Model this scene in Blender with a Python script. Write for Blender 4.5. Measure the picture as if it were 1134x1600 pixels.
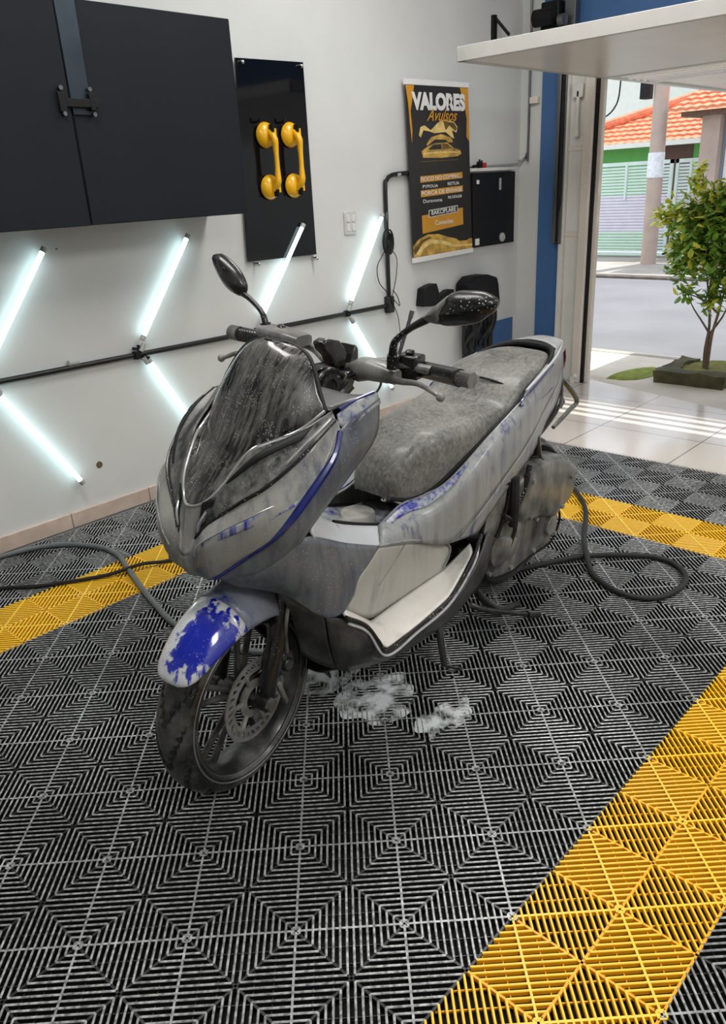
import bpy, math, random
from mathutils import Vector, Matrix
PI = math.pi
random.seed(7)
for o in list(bpy.data.objects): bpy.data.objects.remove(o)
SC = bpy.context.scene
COL = SC.collection

# ------------------------------------------------------------------ camera
cam = bpy.data.cameras.new('camera'); camo = bpy.data.objects.new('camera', cam); COL.objects.link(camo)
cam.sensor_fit = 'VERTICAL'; cam.sensor_height = 36.0; cam.lens = 36.0*1223.35/1600
cam.clip_start = .02; cam.clip_end = 200
r0 = (0.681006, -0.730521, -0.050705); r1 = (-0.312325, -0.227130, -0.922423); r2 = (0.662333, 0.644012, -0.382837)
mw = Matrix(((r0[0], -r1[0], -r2[0], -0.69922), (r0[1], -r1[1], -r2[1], -0.93632), (r0[2], -r1[2], -r2[2], 1.39530), (0, 0, 0, 1)))
camo.matrix_world = mw
SC.camera = camo
# ------------------------------------------------------------------ world, sun, added ceiling fill, exposure
w = bpy.data.worlds.new('world'); SC.world = w; w.use_nodes = True
nt = w.node_tree; nt.nodes.clear()
bg = nt.nodes.new('ShaderNodeBackground'); out = nt.nodes.new('ShaderNodeOutputWorld')
bg.inputs[0].default_value = (.80, .89, 1, 1); bg.inputs[1].default_value = 1.6
nt.links.new(bg.outputs[0], out.inputs[0])
sun = bpy.data.lights.new('sun', 'SUN'); sun.energy = 4.2; sun.angle = math.radians(.9); sun.color = (1, .95, .87)
suno = bpy.data.objects.new('sun', sun); COL.objects.link(suno)
sd = Vector((-.50, .10, -1.0)); suno.rotation_euler = sd.to_track_quat('-Z', 'Y').to_euler()
def area(loc, sx, sy, e, col=(1, 1, 1), rot=(0, 0, 0)):
    l = bpy.data.lights.new('ceiling_fill_light', 'AREA'); l.shape = 'RECTANGLE'; l.size = sx; l.size_y = sy; l.energy = e; l.color = col  # unseen fill lamp, added to brighten the interior
    o = bpy.data.objects.new('ceiling_fill_light', l); COL.objects.link(o); o.location = loc; o.rotation_euler = rot
    return o
area((.3, .9, 3.1), .5, 1.6, 34, (1, .98, .95))
area((2.4, .9, 3.1), .5, 1.6, 34, (1, .98, .95))
area((-.2, -2.4, 3.1), .6, 1.6, 58, (1, .98, .95))
area((2.4, -2.4, 3.1), .6, 1.6, 44, (1, .98, .95))
SC.view_settings.view_transform = 'Standard'; SC.view_settings.look = 'None'
SC.view_settings.exposure = 0.12; SC.view_settings.gamma = 1; SC.view_settings.use_curve_mapping = False

# ------------------------------------------------------------------ materials
def s2l(c): return tuple(((v/255)/12.92 if v/255 <= .04045 else ((v/255+.055)/1.055)**2.4) for v in c)
def mat(name, rgb, rough=.5, metal=0, spec=.5, bump=0, bscale=50, var=0, vscale=8, emit=None, es=0, alpha=1, trans=0, coat=0):
    m = bpy.data.materials.new(name); m.use_nodes = True
    n = m.node_tree; b = n.nodes['Principled BSDF']; c = s2l(rgb)
    b.inputs['Base Color'].default_value = (*c, 1); b.inputs['Roughness'].default_value = rough
    b.inputs['Metallic'].default_value = metal; b.inputs['Specular IOR Level'].default_value = spec
    b.inputs['Coat Weight'].default_value = coat
    if trans: b.inputs['Transmission Weight'].default_value = trans
    tc = n.nodes.new('ShaderNodeTexCoord')
    nz = n.nodes.new('ShaderNodeTexNoise'); nz.inputs['Scale'].default_value = vscale; nz.inputs['Detail'].default_value = 5
    n.links.new(tc.outputs['Object'], nz.inputs['Vector'])
    v = max(var, .04)
    mr = n.nodes.new('ShaderNodeMapRange'); mr.inputs[1].default_value = .3; mr.inputs[2].default_value = .7; mr.inputs[3].default_value = 1-v; mr.inputs[4].default_value = 1+v
    n.links.new(nz.outputs[0], mr.inputs[0])
    hs = n.nodes.new('ShaderNodeHueSaturation'); hs.inputs['Color'].default_value = (*c, 1)
    n.links.new(mr.outputs[0], hs.inputs['Value']); n.links.new(hs.outputs[0], b.inputs['Base Color'])
    if bump:
        n2 = n.nodes.new('ShaderNodeTexNoise'); n2.inputs['Scale'].default_value = bscale; n2.inputs['Detail'].default_value = 4
        n.links.new(tc.outputs['Object'], n2.inputs['Vector'])
        bp = n.nodes.new('ShaderNodeBump'); bp.inputs['Strength'].default_value = bump; bp.inputs['Distance'].default_value = .01
        n.links.new(n2.outputs[0], bp.inputs['Height']); n.links.new(bp.outputs[0], b.inputs['Normal'])
    if emit is not None:
        b.inputs['Emission Color'].default_value = (*s2l(emit), 1); b.inputs['Emission Strength'].default_value = es
    return m
def ramp(n, src, stops):
    r = n.nodes.new('ShaderNodeValToRGB'); e = r.color_ramp.elements
    while len(e) < len(stops): e.new(.5)
    for i, (p, c) in enumerate(stops): e[i].position = p; e[i].color = (c, c, c, 1)
    n.links.new(src, r.inputs[0]); return r.outputs[0]
def foamy(name, base, film, film2, lo=.35, hi=.6, rough=.3, streak=(26, 26, 3.2), specks=.5, sthr=.12, coat=.3, rough2=.55, vs=150):
    """a painted or moulded surface under a drying film of soap: vertical runs, blotches and droplets"""
    m = bpy.data.materials.new(name); m.use_nodes = True
    n = m.node_tree; L = n.links.new; b = n.nodes['Principled BSDF']
    tc = n.nodes.new('ShaderNodeTexCoord')
    mp = n.nodes.new('ShaderNodeMapping'); mp.inputs['Scale'].default_value = streak; L(tc.outputs['Object'], mp.inputs[0])
    n1 = n.nodes.new('ShaderNodeTexNoise'); n1.inputs['Scale'].default_value = 1; n1.inputs['Detail'].default_value = 6; n1.inputs['Roughness'].default_value = .6
    L(mp.outputs[0], n1.inputs['Vector'])
    n2 = n.nodes.new('ShaderNodeTexNoise'); n2.inputs['Scale'].default_value = 7; n2.inputs['Detail'].default_value = 5
    L(tc.outputs['Object'], n2.inputs['Vector'])
    ad = n.nodes.new('ShaderNodeMath'); ad.operation = 'ADD'; L(n1.outputs[0], ad.inputs[0]); L(n2.outputs[0], ad.inputs[1])
    hf = n.nodes.new('ShaderNodeMath'); hf.operation = 'MULTIPLY'; hf.inputs[1].default_value = .5; L(ad.outputs[0], hf.inputs[0])
    f = ramp(n, hf.outputs[0], [(lo, 0), (hi, 1)])
    mx = n.nodes.new('ShaderNodeMix'); mx.data_type = 'RGBA'
    fm = n.nodes.new('ShaderNodeMix'); fm.data_type = 'RGBA'
    fm.inputs[6].default_value = (*s2l(film), 1); fm.inputs[7].default_value = (*s2l(film2), 1); L(n1.outputs[0], fm.inputs[0])
    mx.inputs[6].default_value = (*s2l(base), 1); L(fm.outputs[2], mx.inputs[7]); L(f, mx.inputs[0])
    vo = n.nodes.new('ShaderNodeTexVoronoi'); vo.inputs['Scale'].default_value = vs; L(tc.outputs['Object'], vo.inputs['Vector'])
    sp = ramp(n, vo.outputs['Distance'], [(sthr, 1), (sthr+.08, 0)])
    n3 = n.nodes.new('ShaderNodeTexNoise'); n3.inputs['Scale'].default_value = 22; L(tc.outputs['Object'], n3.inputs['Vector'])
    g = ramp(n, n3.outputs[0], [(.45, 0), (.62, 1)])
    mm = n.nodes.new('ShaderNodeMath'); mm.operation = 'MULTIPLY'; L(sp, mm.inputs[0]); L(g, mm.inputs[1])
    m2 = n.nodes.new('ShaderNodeMath'); m2.operation = 'MULTIPLY'; L(mm.outputs[0], m2.inputs[0]); m2.inputs[1].default_value = specks
    fin = n.nodes.new('ShaderNodeMix'); fin.data_type = 'RGBA'; L(mx.outputs[2], fin.inputs[6]); fin.inputs[7].default_value = (.62, .63, .62, 1); L(m2.outputs[0], fin.inputs[0])
    L(fin.outputs[2], b.inputs['Base Color'])
    rr = n.nodes.new('ShaderNodeMapRange'); rr.inputs[3].default_value = rough; rr.inputs[4].default_value = rough2; L(f, rr.inputs[0]); L(rr.outputs[0], b.inputs['Roughness'])
    b.inputs['Coat Weight'].default_value = coat; b.inputs['Coat Roughness'].default_value = .12
    bp = n.nodes.new('ShaderNodeBump'); bp.inputs['Strength'].default_value = .25; bp.inputs['Distance'].default_value = .003
    a3 = n.nodes.new('ShaderNodeMath'); a3.operation = 'ADD'; L(hf.outputs[0], a3.inputs[0]); L(mm.outputs[0], a3.inputs[1])
    L(a3.outputs[0], bp.inputs['Height']); L(bp.outputs[0], b.inputs['Normal'])
    return m
M = {}
M['wall'] = mat('painted_wall', (214, 216, 215), .75, var=.05, vscale=2.2, bump=.05, bscale=25)
M['wallback'] = mat('room_paint', (205, 206, 205), .8)
M['ceil'] = mat('ceiling_paint', (215, 215, 213), .8)
M['blue'] = mat('blue_paint', (66, 106, 158), .6, var=.05)
M['white'] = mat('white_paint', (225, 223, 218), .5, var=.04)
M['gatewhite'] = mat('gate_enamel', (228, 218, 208), .3, var=.05, vscale=3)
M['beige'] = mat('skirting_tile', (206, 186, 172), .35, var=.12, vscale=18)
M['grout'] = mat('grout', (120, 110, 104), .8)
M['black'] = mat('matte_black', (15, 16, 19), .55, spec=.3)
M['cab'] = mat('cabinet_board', (23, 28, 34), .6, spec=.22, var=.12, vscale=3)
M['cabstrap'] = mat('steel_strap', (66, 76, 86), .3, .6, var=.2, vscale=6)
M['steel'] = mat('steel', (120, 122, 124), .35, .9)
M['chrome'] = mat('chrome', (200, 200, 200), .15, 1)
M['gloss'] = mat('gloss_black_board', (10, 12, 17), .08, spec=.32)
M['gateedge'] = mat('gate_frame_enamel', (196, 194, 189), .4)
M['yellowplastic'] = mat('yellow_plastic', (246, 186, 22), .28, coat=.4)
M['tube'] = mat('led_tube', (240, 250, 250), .4, emit=(214, 246, 250), es=4.6)
M['capgrey'] = mat('lamp_cap', (176, 178, 176), .4)
M['pipe'] = mat('black_conduit', (20, 21, 22), .35)
M['cable'] = mat('black_cable', (18, 18, 19), .5)
M['sock'] = mat('socket_plastic', (205, 206, 206), .4)
M['red'] = mat('red_plastic', (180, 36, 44), .4)
M['conduit'] = mat('white_conduit', (200, 202, 202), .5)
M['hose'] = mat('grey_hose', (96, 101, 103), .42, var=.1, vscale=30)
M['rubber'] = mat('rubber', (26, 27, 28), .6)
def slat_mat(name, base, sheen, rough, lo, hi):
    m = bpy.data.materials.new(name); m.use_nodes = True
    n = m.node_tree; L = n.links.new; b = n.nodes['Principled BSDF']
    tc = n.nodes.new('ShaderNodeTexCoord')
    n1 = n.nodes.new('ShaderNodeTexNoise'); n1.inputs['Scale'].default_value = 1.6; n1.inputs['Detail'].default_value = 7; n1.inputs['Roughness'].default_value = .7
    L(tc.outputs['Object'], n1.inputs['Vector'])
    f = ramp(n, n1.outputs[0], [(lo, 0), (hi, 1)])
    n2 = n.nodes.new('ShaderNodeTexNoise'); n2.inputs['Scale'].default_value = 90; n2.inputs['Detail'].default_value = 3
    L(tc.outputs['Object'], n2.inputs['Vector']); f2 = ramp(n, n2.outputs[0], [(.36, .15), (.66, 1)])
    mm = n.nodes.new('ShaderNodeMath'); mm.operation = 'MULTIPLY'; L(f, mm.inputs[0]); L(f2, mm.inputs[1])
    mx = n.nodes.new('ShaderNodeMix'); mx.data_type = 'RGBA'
    mx.inputs[6].default_value = (*s2l(base), 1); mx.inputs[7].default_value = (*s2l(sheen), 1); L(mm.outputs[0], mx.inputs[0])
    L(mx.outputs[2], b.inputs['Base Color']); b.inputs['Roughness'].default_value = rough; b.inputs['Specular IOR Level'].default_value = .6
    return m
M['slat'] = slat_mat('black_slat_lit_top', (82, 84, 86), (226, 228, 226), .25, .25, .68)  # highlight on the black slat tops, painted as a pale colour
M['slaty'] = slat_mat('yellow_slat_lit_top', (255, 212, 44), (250, 222, 130), .35, .4, .9)  # same painted highlight for yellow slats, tops paler than sides
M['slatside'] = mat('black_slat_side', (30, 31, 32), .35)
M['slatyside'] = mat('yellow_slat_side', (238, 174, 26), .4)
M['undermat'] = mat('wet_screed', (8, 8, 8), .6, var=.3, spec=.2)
# soapy scooter finishes
M['cowl'] = foamy('soapy_silver_cowl', (62, 70, 98), (130, 130, 125), (158, 158, 152), .30, .50, streak=(40, 40, 3.0), specks=.6)
M['shield'] = foamy('soapy_dark_shield', (44, 52, 76), (84, 89, 96), (112, 116, 119), .30, .56, streak=(44, 44, 2.4), specks=.6)
M['bluedrip'] = foamy('blue_paint_drips', (16, 30, 140), (128, 133, 142), (164, 168, 172), .43, .54, streak=(75, 75, 5))
M['side'] = foamy('soapy_side_panel', (40, 52, 116), (112, 115, 116), (172, 174, 174), .34, .47, streak=(50, 50, 2.2), specks=.5)
M['swoosh'] = foamy('soapy_pale_trim', (60, 76, 150), (186, 190, 196), (206, 208, 212), .30, .42)
M['kick'] = foamy('soapy_kick_panel', (120, 120, 116), (158, 157, 151), (184, 182, 176), .3, .5)
M['board'] = foamy('foam_covered_floorboard', (170, 168, 162), (226, 222, 214), (236, 232, 226), .25, .45, rough2=.5)
M['seat'] = foamy('soapy_vinyl_seat', (76, 76, 73), (108, 108, 103), (144, 144, 138), .36, .60, rough=.3, streak=(90, 90, 60), specks=.5, rough2=.6, coat=.12)
M['screen'] = foamy('soapy_smoked_screen', (12, 12, 13), (58, 57, 54), (112, 111, 105), .42, .62, rough=.12, streak=(34, 130, 11), specks=1, sthr=.15, coat=.8, vs=210)
M['lamp'] = foamy('soapy_headlight', (40, 41, 41), (88, 89, 86), (126, 126, 121), .4, .58, rough=.28, streak=(60, 60, 30), coat=.2, specks=.9)
def fender_mat():
    m = foamy('foamed_blue_fender', (12, 34, 160), (186, 190, 198), (222, 224, 226), .5, .62, rough=.1, streak=(34, 34, 6), specks=.8, coat=.9)
    n = m.node_tree; L = n.links.new
    tc = n.nodes.new('ShaderNodeTexCoord'); sx = n.nodes.new('ShaderNodeSeparateXYZ'); L(tc.outputs['Object'], sx.inputs[0])
    nz = n.nodes.new('ShaderNodeTexNoise'); nz.inputs['Scale'].default_value = 24; nz.inputs['Detail'].default_value = 6; mp = n.nodes.new('ShaderNodeMapping'); mp.inputs['Scale'].default_value = (2.6, 2.6, .40)
    L(tc.outputs['Object'], mp.inputs[0]); L(mp.outputs[0], nz.inputs['Vector'])
    def lin(src, a, b):
        r = n.nodes.new('ShaderNodeMapRange'); r.inputs[1].default_value = a; r.inputs[2].default_value = b; L(src, r.inputs[0]); return r.outputs[0]
    def mth(op, a, b):
        q = n.nodes.new('ShaderNodeMath'); q.operation = op
        for i_, v_ in enumerate((a, b)):
            if isinstance(v_, (int, float)): q.inputs[i_].default_value = v_
            else: L(v_, q.inputs[i_])
        return q.outputs[0]
    tip = lin(sx.outputs['Z'], .475, .415)                # foam settled on the tip
    ridge = lin(sx.outputs['Y'], .058, .020)              # foam lying on the far shoulder
    rear = lin(sx.outputs['X'], .125, .060)               # drying film towards the rear
    mx_ = mth('MAXIMUM', mth('MAXIMUM', mth('MULTIPLY', tip, .98), ridge), mth('MULTIPLY', rear, .62))
    v = mth('ADD', mx_, mth('MULTIPLY', mth('SUBTRACT', nz.outputs[0], .5), 2.1))
    f = ramp(n, v, [(.40, 0), (.60, 1)])
    mixes = [q for q in n.nodes if q.type == 'MIX']
    tgt = [q for q in mixes if q.inputs[0].is_linked and abs(q.inputs[6].default_value[2]-s2l((12, 34, 160))[2]) < 1e-4][0]
    L(f, tgt.inputs[0]); return m
M['fender'] = fender_mat()
M['fenderg'] = foamy('soapy_blue_fender_rear', (24, 40, 110), (98, 106, 122), (126, 131, 140), .38, .5, rough=.2, specks=.4)
M['blueedge'] = mat('blue_paint_edge', (18, 30, 104), .25, coat=.6, var=.2, vscale=40)
M['trimlight'] = mat('chromed_trim', (196, 198, 196), .25, .7)
M['skirt'] = foamy('soapy_black_skirt', (40, 41, 42), (72, 73, 73), (100, 101, 100), .4, .65, specks=.3)
M['engine'] = foamy('soapy_engine_case', (34, 34, 34), (86, 86, 83), (146, 146, 141), .38, .6, streak=(18, 18, 8), specks=.3)
M['blk'] = foamy('wet_black_plastic', (20, 20, 21), (40, 40, 40), (74, 74, 72), .5, .8, specks=.4)
M['blkd'] = foamy('droplet_black_plastic', (15, 15, 16), (30, 30, 30), (52, 52, 50), .55, .85, rough=.32, specks=1.0, sthr=.18, coat=.15)
M['metal'] = foamy('soapy_metal', (92, 92, 90), (134, 134, 130), (160, 160, 156), .4, .6, specks=.3)
M['tyre'] = foamy('wet_tyre', (22, 22, 23), (52, 52, 51), (104, 104, 101), .42, .64, rough=.22, streak=(12, 12, 12), specks=.2, coat=.2)
M['rim'] = foamy('soapy_black_rim', (34, 34, 35), (66, 66, 65), (120, 120, 117), .44, .64, streak=(10, 10, 10), specks=.2)
M['disc'] = mat('brake_disc_steel', (150, 150, 146), .38, .6, var=.25, vscale=30)
M['foam'] = mat('soap_foam', (208, 216, 218), .5, bump=.8, bscale=160, var=.12, vscale=30)

# ------------------------------------------------------------------ mesh helpers
def cr(p0, p1, p2, p3, t):
    return .5*((2*p1)+(-p0+p2)*t+(2*p0-5*p1+4*p2-p3)*t*t+(-p0+3*p1-3*p2+p3)*t*t*t)
def resample(pts, n, lin=False):
    P = [Vector(p) for p in pts]
    if len(P) == 1: return [P[0].copy() for _ in range(n)]
    if len(P) == 2: return [P[0].lerp(P[1], i/(n-1)) for i in range(n)]
    d = [0]
    for a, b in zip(P, P[1:]): d.append(d[-1]+max((b-a).length, 1e-6))
    R = []
    for i in range(n):
        s = d[-1]*i/(n-1); k = 0
        while k < len(P)-2 and s > d[k+1]: k += 1
        t = (s-d[k])/(d[k+1]-d[k])
        if lin: R.append(P[k].lerp(P[k+1], t)); continue
        a = P[k-1] if k > 0 else P[0]*2-P[1]
        e = P[k+2] if k+2 < len(P) else P[-1]*2-P[-2]
        R.append(cr(a, P[k], P[k+1], e, t))
    return R
def LD(d, y, z): return (-d, y, z)
def mir(pts): return [(p[0], -p[1], p[2]) for p in pts]
class MB:
    def __init__(s): s.V = []; s.F = []; s.T = None
    def v(s, ps):
        k = len(s.V)
        s.V += [tuple(s.T(Vector(p))) if s.T else tuple(p) for p in ps]; return k
    def box(s, c, sz, R=None):
        x, y, z = [a/2 for a in sz]; c = Vector(c)
        ps = [Vector((i*x, j*y, k*z)) for k in (-1, 1) for j in (-1, 1) for i in (-1, 1)]
        if R: ps = [R @ p for p in ps]
        k = s.v([p+c for p in ps])
        for f in ((0, 2, 3, 1), (4, 5, 7, 6), (0, 1, 5, 4), (2, 6, 7, 3), (0, 4, 6, 2), (1, 3, 7, 5)): s.F.append(tuple(k+i for i in f))
        return s
    def b2(s, a, b): return s.box([(p+q)/2 for p, q in zip(a, b)], [abs(p-q) for p, q in zip(a, b)])
    def tube(s, pts, r, n=10, cap=True, sub=0, closed=False):
        P = [Vector(p) for p in pts]
        if sub: P = resample(P, sub)
        rs = r if isinstance(r, (list, tuple)) else [r]*len(P)
        if len(rs) != len(P): rs = [rs[min(int(i/(len(P)-1)*(len(rs)-1)), len(rs)-2)]*(1-((i/(len(P)-1)*(len(rs)-1)) % 1 if i < len(P)-1 else 1))+rs[min(int(i/(len(P)-1)*(len(rs)-1)), len(rs)-2)+1]*((i/(len(P)-1)*(len(rs)-1)) % 1 if i < len(P)-1 else 1) for i in range(len(P))]
        t0 = (P[1]-P[0]).normalized(); up = Vector((0, 0, 1)) if abs(t0.z) < .9 else Vector((1, 0, 0))
        u = t0.cross(up).normalized(); rings = []
        for i, p in enumerate(P):
            t = (P[min(i+1, len(P)-1)]-P[max(i-1, 0)]).normalized()
            u = (u-t*u.dot(t)).normalized(); v = t.cross(u)
            rings.append(s.v([p+(u*math.cos(2*PI*j/n)+v*math.sin(2*PI*j/n))*rs[i] for j in range(n)]))
        for a, b in zip(rings, rings[1:]):
            for j in range(n): s.F.append((a+j, a+(j+1) % n, b+(j+1) % n, b+j))
        if cap: s.F.append(tuple(rings[0]+j for j in range(n))[::-1]); s.F.append(tuple(rings[-1]+j for j in range(n)))
        return s
    def loft(s, rails, n=24, m=4, lin=False, smoothcross=True):
        R = [resample(r, n, lin) for r in rails]
        if len(R) > 2 and smoothcross:
            G = [[None]*n for _ in range((len(R)-1)*m+1)]
            for i in range(n):
                col = [r[i] for r in R]
                for k in range(len(col)-1):
                    a = col[k-1] if k > 0 else col[0]*2-col[1]
                    e = col[k+2] if k+2 < len(col) else col[-1]*2-col[-2]
                    for q in range(m): G[k*m+q][i] = cr(a, col[k], col[k+1], e, q/m)
                G[-1][i] = col[-1]
        else:
            G = []
            for a, b in zip(R, R[1:]):
                for q in range(m): G.append([x.lerp(y, q/m) for x, y in zip(a, b)])
            G.append(R[-1])
        ks = [s.v(row) for row in G]
        for a, b in zip(ks, ks[1:]):
            for i in range(n-1): s.F.append((a+i, a+i+1, b+i+1, b+i))
        return s
    def rings(s, rs, cap=True):
        ks = [s.v(r) for r in rs]; n = len(rs[0])
        for a, b in zip(ks, ks[1:]):
            for j in range(n): s.F.append((a+j, a+(j+1) % n, b+(j+1) % n, b+j))
        if cap: s.F.append(tuple(ks[0]+j for j in range(n))[::-1]); s.F.append(tuple(ks[-1]+j for j in range(n)))
        return s
    def rev(s, prof, o, ax=(0, 1, 0), n=48, closed=True, fn=None):
        """prof: (radius, along-axis)"""
        ax = Vector(ax).normalized(); u = ax.orthogonal().normalized(); v = ax.cross(u); o = Vector(o); rs = []
        for i in range(n):
            a = 2*PI*i/n; row = []
            for j, (r, h) in enumerate(prof):
                rr = r+(fn(i, j) if fn else 0); row.append(o+ax*h+(u*math.cos(a)+v*math.sin(a))*rr)
            rs.append(s.v(row))
        m = len(prof)
        for i in range(n):
            a = rs[i]; b = rs[(i+1) % n]
            for j in range(m if closed else m-1): s.F.append((a+j, b+j, b+(j+1) % m, a+(j+1) % m))
        return s
    def cyl(s, a, b, r, r2=None, n=20): return s.tube([a, b], [r, r if r2 is None else r2], n)
    def prism(s, poly, d):
        d = Vector(d); n = len(poly)
        a = s.v([Vector(p) for p in poly]); b = s.v([Vector(p)+d for p in poly])
        s.F.append(tuple(a+i for i in range(n))[::-1]); s.F.append(tuple(b+i for i in range(n)))
        for i in range(n): s.F.append((a+i, a+(i+1) % n, b+(i+1) % n, b+i))
        return s
    def sph(s, c, r, n=10, sc=(1, 1, 1)):
        c = Vector(c); rs = []
        for i in range(1, n):
            th = PI*i/n; rs.append([c+Vector((r*sc[0]*math.sin(th)*math.cos(2*PI*j/(n*2)), r*sc[1]*math.sin(th)*math.sin(2*PI*j/(n*2)), r*sc[2]*math.cos(th))) for j in range(n*2)])
        return s.rings(rs)
    def build(s, name, m, parent=None, ang=35, solid=0, bev=0, off=0, sub=0, kind=None, label=None):
        me = bpy.data.meshes.new(name); me.from_pydata(s.V, [], s.F); me.update()
        import bmesh
        bm = bmesh.new(); bm.from_mesh(me); bmesh.ops.recalc_face_normals(bm, faces=bm.faces); bm.to_mesh(me); bm.free()
        me.materials.append(m if not isinstance(m, str) else M[m])
        me.shade_smooth()
        if ang < 180: me.set_sharp_from_angle(angle=math.radians(ang))
        o = bpy.data.objects.new(name, me); COL.objects.link(o)
        if solid:
            md = o.modifiers.new('thickness', 'SOLIDIFY'); md.thickness = solid; md.offset = off
        if bev:
            md = o.modifiers.new('bevel', 'BEVEL'); md.width = bev; md.segments = 2; md.limit_method = 'ANGLE'; md.angle_limit = math.radians(40)
        if sub:
            md = o.modifiers.new('sub', 'SUBSURF'); md.levels = sub; md.render_levels = sub
        if parent: o.parent = parent
        if kind: o['kind'] = kind
        if label: o['label'] = label
        return o
def tag(o, label, cat, group=None):
    o['label'] = label; o['category'] = cat
    if group: o['group'] = group
    return o
def thing(name, label, cat, loc=(0, 0, 0), group=None):
    o = bpy.data.objects.new(name, None); COL.objects.link(o); o.location = loc; o.empty_display_size = .1
    return tag(o, label, cat, group)
def struct(name, mb, m, **k): return mb.build(name, m, kind='structure', **k)

# ================================================================== ROOM
YW, XW = 2.386, 4.5
tile = bpy.data.materials.new('porcelain_tiles'); tile.use_nodes = True
n = tile.node_tree; b = n.nodes['Principled BSDF']; tc = n.nodes.new('ShaderNodeTexCoord'); br = n.nodes.new('ShaderNodeTexBrick')
br.offset = 0; br.inputs['Scale'].default_value = 1; br.inputs['Brick Width'].default_value = .6; br.inputs['Row Height'].default_value = .6
br.inputs['Mortar Size'].default_value = .004; br.inputs['Color1'].default_value = (*s2l((222, 214, 206)), 1); br.inputs['Color2'].default_value = (*s2l((216, 208, 202)), 1); br.inputs['Mortar'].default_value = (*s2l((140, 130, 122)), 1)
mp = n.nodes.new('ShaderNodeMapping'); mp.inputs['Location'].default_value = (.04, .03, 0)
n.links.new(tc.outputs['Object'], mp.inputs[0]); n.links.new(mp.outputs[0], br.inputs[0]); n.links.new(br.outputs[0], b.inputs['Base Color'])
nz = n.nodes.new('ShaderNodeTexNoise'); nz.inputs['Scale'].default_value = 3; n.links.new(tc.outputs['Object'], nz.inputs['Vector'])
rr = n.nodes.new('ShaderNodeMapRange'); rr.inputs[3].default_value = .02; rr.inputs[4].default_value = .3; n.links.new(nz.outputs[0], rr.inputs[0]); n.links.new(rr.outputs[0], b.inputs['Roughness'])
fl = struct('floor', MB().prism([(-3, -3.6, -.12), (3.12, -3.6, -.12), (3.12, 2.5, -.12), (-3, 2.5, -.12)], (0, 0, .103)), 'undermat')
struct('floor_entrance', MB().prism([(3.12, -3.6, -.12), (3.15, -3.6, -.12), (4.0, -.4, -.12), (4.26, .69, -.12), (4.56, 1.72, -.12), (4.7, 2.5, -.12), (3.12, 2.5, -.12)], (0, 0, .12)), tile)
struct('wall_left', MB().b2((-3, YW, -.1), (4.7, YW+.15, 3.2)), 'wall')
struct('wall_back', MB().b2((-3.15, -3.6, -.1), (-3, YW, 3.2)), 'wallback')
struct('wall_right', MB().b2((-3.15, -3.75, -.1), (4.7, -3.6, 3.2)), 'wallback')
struct('ceiling', MB().b2((-3.15, -3.75, 3.2), (4.7, YW+.15, 3.3)), 'ceil')
struct('wall_front', MB().b2((XW, 2.215, -.1), (XW+.2, YW, 3.2)), 'wall')
struct('wall_front_pillar', MB().b2((XW-.012, 2.02, 0), (XW+.2, 2.215, 3.2)), 'blue')
struct('wall_front_header', MB().b2((XW, -3.6, 2.12), (XW+.2, 2.02, 3.2)), 'blue')
struct('wall_front_return', MB().b2((XW, -3.6, -.1), (XW+.2, -2.6, 2.12)), 'wallback')
sk = MB(); x = -2.95
while x < 4.4:
    sk.b2((x, YW-.014, 0), (min(x+.41, 4.49), YW, .072)); x += .414
so = struct('baseboard_left', sk, 'beige', bev=.002)
struct('trim_blue_wainscot', MB().b2((3.86, YW-.004, 0), (4.448, YW, .435)), 'blue')
MB().b2((-2.95, YW-.012, 0), (4.49, YW-.001, .070)).build('grout_line', 'grout', so)

# slatted mat: real slats, ribs and seams; stars sit where a+b is even
CE = .157
def cell(mb, a, b, dark=True):
    tops = mb.tops
    cx, cy = (a+.5)*CE, (b+.5)*CE
    d = Vector((1, 1, 0)).normalized() if (a+b) % 2 == 0 else Vector((1, -1, 0)).normalized()
    e = Vector((-d.y, d.x, 0)); D = CE*math.sqrt(2); n = 16; p = D/n; c = Vector((cx, cy, 0))
    for i in range(n):
        t = -D/2+p*(i+.5); hl = D/2-abs(t)
        if hl < .004: continue
        hw = .0025
        prof = ((-hw, -.011), (-hw, -.0014), (-hw*.45, 0), (hw*.45, 0), (hw, -.0014), (hw, -.011))
        k0 = mb.v([c+d*(t+w_)+e*(hl-(.5*abs(w_)))+Vector((0, 0, z)) for w_, z in prof])
        k1 = mb.v([c+d*(t+w_)-e*(hl-(.5*abs(w_)))+Vector((0, 0, z)) for w_, z in prof])
        for j in range(5):
            if j in (1, 2, 3): tops.add(len(mb.F))
            mb.F.append((k0+j, k0+j+1, k1+j+1, k1+j))
    def bar(u0, u1, off, hw, zt, along, perp, c=c, top=False):
        k = mb.v([c+along*u+perp*(off+s_*hw)+Vector((0, 0, z)) for u in (u0, u1) for s_, z in ((-1, -.011), (-1, zt), (1, zt), (1, -.011))])
        for j in range(3):
            if top and j == 1: tops.add(len(mb.F))
            mb.F.append((k+j, k+j+1, k+5+j, k+4+j))
    for q in (-2.6, -1.3, 1.3, 2.6):
        o_ = q*D/7.6; bar(-(D/2-abs(o_)), D/2-abs(o_), o_, .0011, -.0068, d, e)
    bar(-D/2, D/2, 0, .0024, -.0003, d, e, top=True)
    cc = c-d*(D/2)      # star rosette at the corner this cell owns
    for al, pe in (((d, e), (e, d)) if (a+b) % 2 == 0 else ()):
        for o_ in (-.0085, .0085): bar(-.0098, .0098, o_, .0014, .0001, al, pe, c=cc, top=True)
    for sx, sy in ((1, 0), (0, 1)):      # seams along the cell edges
        al = Vector((sx, sy, 0)); pe = Vector((sy, sx, 0)); bar(-CE/2, CE/2, -CE/2, .0026, -.0016, al, pe)
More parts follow.
